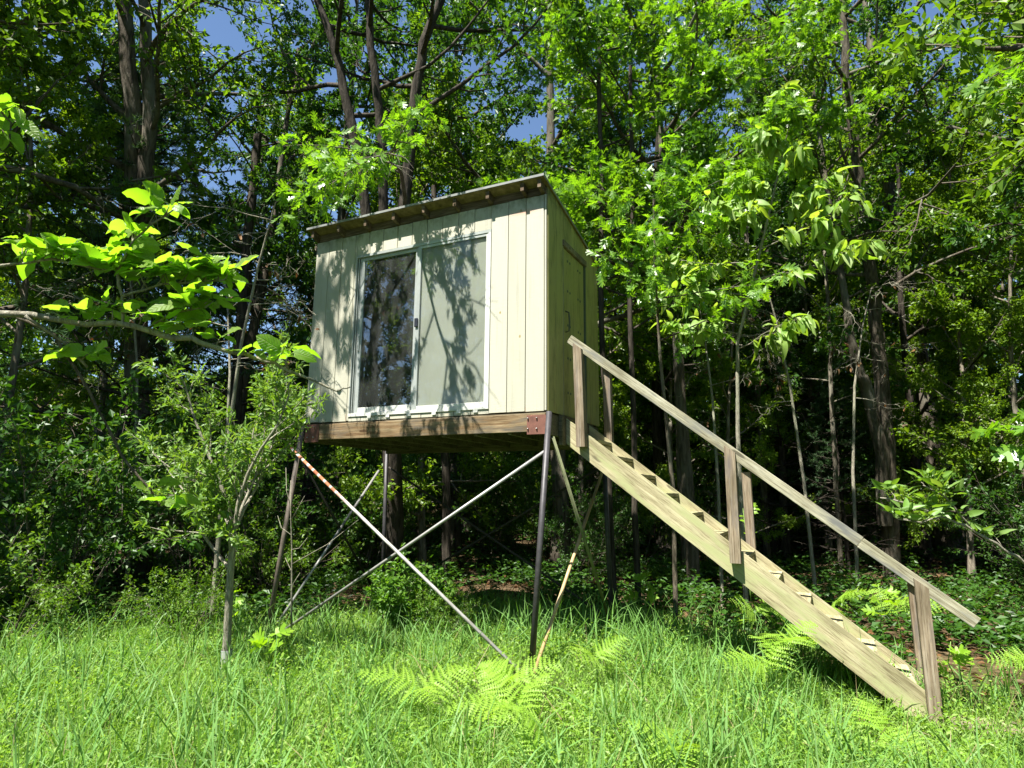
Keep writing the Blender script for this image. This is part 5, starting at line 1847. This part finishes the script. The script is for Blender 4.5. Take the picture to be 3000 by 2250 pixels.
# ------------------------------------------------------------------ bracken ferns
def frond_mesh(seed):
    """triangular bracken frond: pairs of solid, saw-edged, slightly drooping pinnae on an arching midrib"""
    r = np.random.RandomState(seed)
    mb = MB()
    n = 10
    t = np.linspace(0, 1, 9)
    zc = lambda u: 0.12 * np.sin(u * 2.2) - 0.22 * u ** 2
    mid = np.stack([0.03 * np.sin(t * 3 + seed), t, zc(t)], 1)
    V, F = tube_vf(mid, np.linspace(0.009, 0.002, 9), 4, cap=False)
    mb.add(V, F)
    for i in range(n):
        u = 0.10 + 0.86 * (i / n) ** 0.95
        L = 0.47 * (1 - u) ** 0.85 + 0.03
        c = np.array([0.03 * np.sin(u * 3 + seed), u, zc(u)])
        for sgn in (1, -1):
            d = nrm(np.array([sgn * 1.0, 0.42 + 0.10 * r.normal(), 0.02 + 0.10 * r.normal()]))
            sd = nrm(np.cross([0, 0, 1.0], d))
            LL = L * (0.88 + 0.2 * r.rand())
            m = max(4, int(LL / 0.036))
            q = np.linspace(0, 1, m + 1)
            dr = -0.22 * LL * q ** 2
            cen = c + d * (q * LL)[:, None] + np.array([0, 0, 1.0]) * dr[:, None]
            hw = (0.046 * (1 - q) ** 0.75 + 0.003) * (0.55 + 0.9 * LL)
            lift = 0.25 + 0.2 * r.normal()
            for s2 in (1, -1):
                mm = (cen[:-1] + cen[1:]) / 2 + d * LL / m * 0.35
                tip = mm + sd * s2 * (hw[:-1] * 1.25 * (0.85 + 0.3 * r.rand(m)))[:, None] + np.array([0, 0, 1.0]) * (hw[:-1] * lift)[:, None]
                VV = np.concatenate([cen, tip])
                a = np.arange(m)
                f = np.stack([a, a + 1, m + 1 + a], 1)
                mb.add(VV, [f if s2 > 0 else f[:, ::-1]])
    return mb.mesh("frond", M_FERN)


FR = [frond_mesh(1), frond_mesh(2), frond_mesh(3)]


def fern(label, x, y, H, nf, size, seed, az0=None, tilt=0.2):
    r = np.random.RandomState(seed)
    t = thing("bracken_fern", label, "fern", gpos(x, y), 0, "bracken ferns in the clearing")
    V, F = tube_vf([(0, 0, -0.05), (0.01, -0.01, H * 0.5), (0.0, -0.02, H)], [0.006, 0.005, 0.003], 5)
    link("stalk", MB().add(V, F).mesh("stalk", M_STEM, True), t)
    for i in range(nf):
        az = (az0 if az0 is not None else r.rand() * 6.28) + i * 2 * np.pi / nf + 0.3 * r.normal()
        h = H * (1 - 0.45 * (i // 3) * 0.5 - 0.1 * r.rand())
        o = link("frond", FR[r.randint(3)], t, (0, -0.02 * h / H, h))
        y_ = nrm(np.array([math.cos(az), math.sin(az), tilt + 0.22 * r.normal()]))
        z_ = np.array([0.15, -0.55, 0.85]) + 0.2 * r.normal(size=3)
        z_ = nrm(z_ - y_ * (z_ @ y_))
        x_ = np.cross(y_, z_)
        S_ = 0.92 * size * (0.8 + 0.35 * r.rand())
        M = Matrix((x_, y_, z_)).transposed().to_4x4() @ Matrix.Diagonal((S_, S_, S_, 1))
        M.translation = (0, -0.02 * h / H, h)
        o.matrix_local = M
    return t


for i, (x, y, H, nf, sz, lab) in enumerate([
        (0.16, -1.02, 0.20, 5, 0.46, "tall bracken fern in front of the near right leg of the cabin"),
        (0.42, -1.52, 0.20, 5, 0.46, "bracken fern in the grass below the near right leg"),
        (-0.25, -1.62, 0.24, 3, 0.50, "bracken fern spreading to the left in the middle of the grass"),
        (0.78, -1.85, 0.22, 4, 0.40, "feathery fern low in the middle of the foreground"),
        (2.02, -0.02, 0.50, 4, 0.46, "tall bracken fern standing against the lower stringer of the stairs"),
        (1.85, -0.15, 0.32, 4, 0.44, "bracken fern just left of the tall one by the stringer"),
        (2.55, -0.55, 0.14, 4, 0.40, "bright fern at the foot of the stairs"),
        (1.50, -1.60, 0.16, 4, 0.46, "bright fern low at the front, right of centre"),
        (0.62, -0.45, 0.24, 3, 0.42, "small fern in the grass right of the near leg"),
        (2.95, 2.45, 0.45, 4, 0.50, "shaded fern behind the lower steps"),
        (2.35, 2.2, 0.45, 4, 0.45, "pale fern seen through the lower stairs"),
        (3.75, 1.1, 0.30, 4, 0.42, "fern right of the last handrail post"),
        (1.6, 1.9, 0.35, 4, 0.46, "shaded fern under the stairs")]):
    fern(lab, x, y, H, nf, sz, 300 + i, az0=(3.3 if i == 2 else None), tilt=0.25)

# ------------------------------------------------------------------ grass, weeds, leaf litter
GR = np.random.RandomState(9)


def scatter(n, rmin, rmax, azlo, azhi, pw=1.0):
    d = rmin + (rmax - rmin) * GR.rand(n) ** pw
    a = np.radians(azlo + (azhi - azlo) * GR.rand(n))
    return CAM[0] + d * np.sin(a), CAM[1] + d * np.cos(a), d


def in_grass(x, y):
    edge = 2.6 + 0.5 * vnoise(x, y, 1.3)
    edge = np.where(x < -2.5, edge - 0.75 * (-2.5 - x) - 1.9 * np.clip((-2.5 - x) / 1.0, 0, 1), edge)
    edge = np.where(x > 0.8, edge - 0.7 * np.clip(x - 0.5, 0, 2.5), edge)
    return y < edge


def blade(bend, w=1.0):
    t = np.array([0, 0.35, 0.7, 1.0])
    y = np.sin(t * bend) / bend
    z = (1 - np.cos(t * bend)) / bend
    h = np.array([0.5, 0.5, 0.34, 0.0]) * w
    V = []
    for i in range(3):
        V += [(-h[i], y[i], z[i]), (h[i], y[i], z[i])]
    V.append((0, y[3], z[3]))
    return np.array(V), [np.array([(0, 1, 3, 2), (2, 3, 5, 4)]), np.array([(4, 5, 6)])]


def blades(mb, x, y, L, wid, lean=0.22, bends=(0.5, 1.0, 1.6)):
    n = len(x)
    z = gz(x, y) - 0.01
    P = np.stack([x, y, z], 1)
    k = GR.randint(len(bends), size=n)
    D = nrm(np.stack([GR.normal(size=n) * lean, GR.normal(size=n) * lean, np.ones(n)], 1))
    N = np.stack([GR.normal(size=n), GR.normal(size=n), GR.normal(size=n) * 0.1], 1)
    for j, b in enumerate(bends):
        m = k == j
        place(mb, blade(b), P[m], D[m], N[m], L[m], wid[m])


mb = MB()
x, y, d = scatter(125000, 2.6, 11.0, -64, 20, 1.15)
m = in_grass(x, y) & (GR.rand(len(x)) < 0.55 + 0.45 * (vnoise(x, y, 2.2) > -0.25))
x, y = x[m], y[m]
L = (0.12 + 0.17 * GR.rand(len(x)) + 0.05 * vnoise(x, y, 1.5)) * (1 - 0.68 * np.exp(-((x - 0.12) ** 2 / 0.5 + (y + 0.6) ** 2 / 0.7))) * (1 - 0.5 * np.exp(-((x - 2.9) ** 2 / 0.5 + (y + 0.2) ** 2 / 0.4)))
blades(mb, x, y, L, 0.0045 + 0.004 * GR.rand(len(x)), 0.38)
tag(link("grass", mb.mesh("grass", M_GRASS)), "fine short grass covering the sunlit clearing", kind="stuff")

mb = MB()
x, y, d = scatter(21000, 2.7, 11.5, -64, 20, 1.0)
cl = vnoise(x, y, 3.1, 1.0)
near_leg = np.exp(-((x - 0.4) ** 2 / 2.0 + (y - 0.75) ** 2 / 0.35))
m = in_grass(x, y - 0.35) & (((cl > 0.05) | (GR.rand(len(x)) < 0.12 + 0.85 * near_leg)) & ~((np.abs(x - 0.15) < 0.7) & (y > -1.9) & (y < 0.15)) & ~((x > 2.2) & (y > -0.9) & (y < 0.5)))
x, y = x[m], y[m]
L = 0.28 + 0.30 * GR.rand(len(x)) + 0.14 * near_leg[m]
blades(mb, x, y, L, 0.008 + 0.006 * GR.rand(len(x)), 0.25, (0.7, 1.3, 2.0))
M_TALL = leaf_mat("tall_grass_blade", [(0.095, 0.21, 0.045), (0.13, 0.255, 0.065), (0.11, 0.235, 0.04), (0.17, 0.28, 0.10)], 0.36, 0.6, 0.2, trans_col=(1.4, 1.5, 0.6))
tag(link("tall_grass", mb.mesh("tall_grass", M_TALL)), "tall arching grass blades standing above the short grass", kind="stuff")

mb = MB()
x, y, d = scatter(2600, 2.7, 10.5, -64, 20, 1.0)
m = in_grass(x, y) & (vnoise(x, y, 1.3, 5.0) > -0.1)
x, y = x[m], y[m]
blades(mb, x, y, 0.15 + 0.28 * GR.rand(len(x)), 0.003 + 0.003 * GR.rand(len(x)), 0.5, (0.4, 1.0, 2.2))
M_STRAW = leaf_mat("dry_straw", [(0.30, 0.25, 0.13), (0.24, 0.19, 0.09), (0.36, 0.31, 0.19)], 0.25, 0.6, 0.2, trans_col=(1.1, 1.0, 0.7))
tag(link("dry_grass", mb.mesh("dry_grass", M_STRAW)), "dry straw-coloured stalks mixed into the green grass", kind="stuff")

# low broad-leaved weeds: short stalks with a few small leaves each
mb = MB()
x, y, d = scatter(7500, 2.6, 11.0, -64, 20, 1.05)
m = in_grass(x, y - 0.5) & (vnoise(x, y, 1.8, 2.0) > -0.45)
x, y = x[m], y[m]
n = len(x)
k = 9
h = (0.07 + 0.18 * GR.rand(n)) * (0.8 + 0.5 * (vnoise(x, y, 1.1, 3.0) > 0.2))
X, Y, Hh = np.repeat(x, k), np.repeat(y, k), np.repeat(h, k)
az = np.tile(np.arange(k) * 2.4, n) + np.repeat(GR.rand(n) * 6.28, k)
u = np.tile((np.arange(k) + 1) / k, n)
lx = np.repeat(GR.normal(size=n) * 0.15, k)
Zb = gz(X, Y)
P = np.stack([X + np.cos(az) * 0.012 + lx * Hh * u, Y + np.sin(az) * 0.012, Zb + Hh * (0.25 + 0.75 * u)], 1)
D = np.stack([np.cos(az), np.sin(az), 0.35 + 0.5 * GR.rand(len(az))], 1)
N = np.array([0, 0, 1.0]) + GR.normal(size=(len(az), 3)) * 0.35
place(mb, leaf_simple(0.5, 0.08, 0.12), P, D, N, (0.022 + 0.030 * GR.rand(len(az))) * (1.15 - 0.4 * u))
tag(link("weeds", mb.mesh("weeds", M_WEED)), "small broad-leaved weeds mixed into the grass of the clearing", kind="stuff")

# undergrowth on the forest floor
mb = MB()
x, y, d = scatter(17000, 6.8, 24.0, -70, 22, 1.0)
m = ~in_grass(x, y) & (vnoise(x, y, 0.9, 4.0) > -0.1)
x, y = x[m], y[m]
n = len(x)
k = 8
h = 0.10 + 0.30 * GR.rand(n)
X, Y, Hh = np.repeat(x, k), np.repeat(y, k), np.repeat(h, k)
az = GR.rand(n * k) * 6.28
P = np.stack([X + GR.normal(size=n * k) * 0.10, Y + GR.normal(size=n * k) * 0.10, gz(X, Y) + Hh * (0.3 + 0.7 * GR.rand(n * k))], 1)
D = np.stack([np.cos(az), np.sin(az), 0.2 + 0.5 * GR.rand(n * k)], 1)
N = np.array([0, 0, 1.0]) + GR.normal(size=(n * k, 3)) * 0.4
place(mb, leaf_simple(0.55, 0.08, 0.12), P, D, N, 0.06 + 0.06 * GR.rand(n * k))
tag(link("undergrowth", mb.mesh("undergrowth", M_DARK)), "low green undergrowth on the shaded forest floor", kind="stuff")

mb = MB()
x, y, d = scatter(4200, 6.0, 19.0, -70, 20, 1.0)
m = ~in_grass(x, y + 0.3)
x, y = x[m], y[m]
n = len(x)
P = np.stack([x, y, gz(x, y) + 0.012 + 0.02 * GR.rand(n)], 1)
az = GR.rand(n) * 6.28
D = np.stack([np.cos(az), np.sin(az), GR.normal(size=n) * 0.25], 1)
N = np.array([0, 0, 1.0]) + GR.normal(size=(n, 3)) * 0.45
place(mb, leaf_simple(0.6, 0.12, 0.1), P, D, N, 0.06 + 0.06 * GR.rand(n))
tag(link("leaf_litter", mb.mesh("leaf_litter", M_DEAD)), "curled brown leaves lying on the ground under the trees", kind="stuff")

# the far part of the wood: one mass of foliage closing the view between the trunks
mb = MB()
n = 80000
d = 25 + 17 * GR.rand(n)
a = np.radians(-76 + 100 * GR.rand(n))
cx, cy = CAM[0] + d * np.sin(a), CAM[1] + d * np.cos(a)
hz = gz(cx, cy) + 17.0 * GR.rand(n) ** 1.15 * (0.75 + 0.25 * np.sin(a * 9 + 1)) * np.where((np.degrees(a) > -60) & (np.degrees(a) < -30), 0.42, 1.0)
q = vnoise(cx * 1.0, cy * 1.0 + hz, 0.6)
P = np.stack([cx, cy, hz + 0.4 * q], 1)
D = rnd_dir(GR, n)
N = np.array([0, -0.4, 0.8]) + GR.normal(size=(n, 3)) * 0.5
place(mb, SIMPLE, P, D, N, 0.24 + 0.24 * GR.rand(n))
tag(link("far_woods", mb.mesh("far_woods", M_TREE)), "far part of the wood reading as one mass of green leaves", kind="stuff")

# weathered plank end lying in the grass at the foot of the stairs
tag(box("landing_board", 3.06, 3.80, 0.34, 0.60, -0.16, -0.115, M_POST, None, 0.004), "weathered plank lying on the ground at the foot of the stairs", "plank")
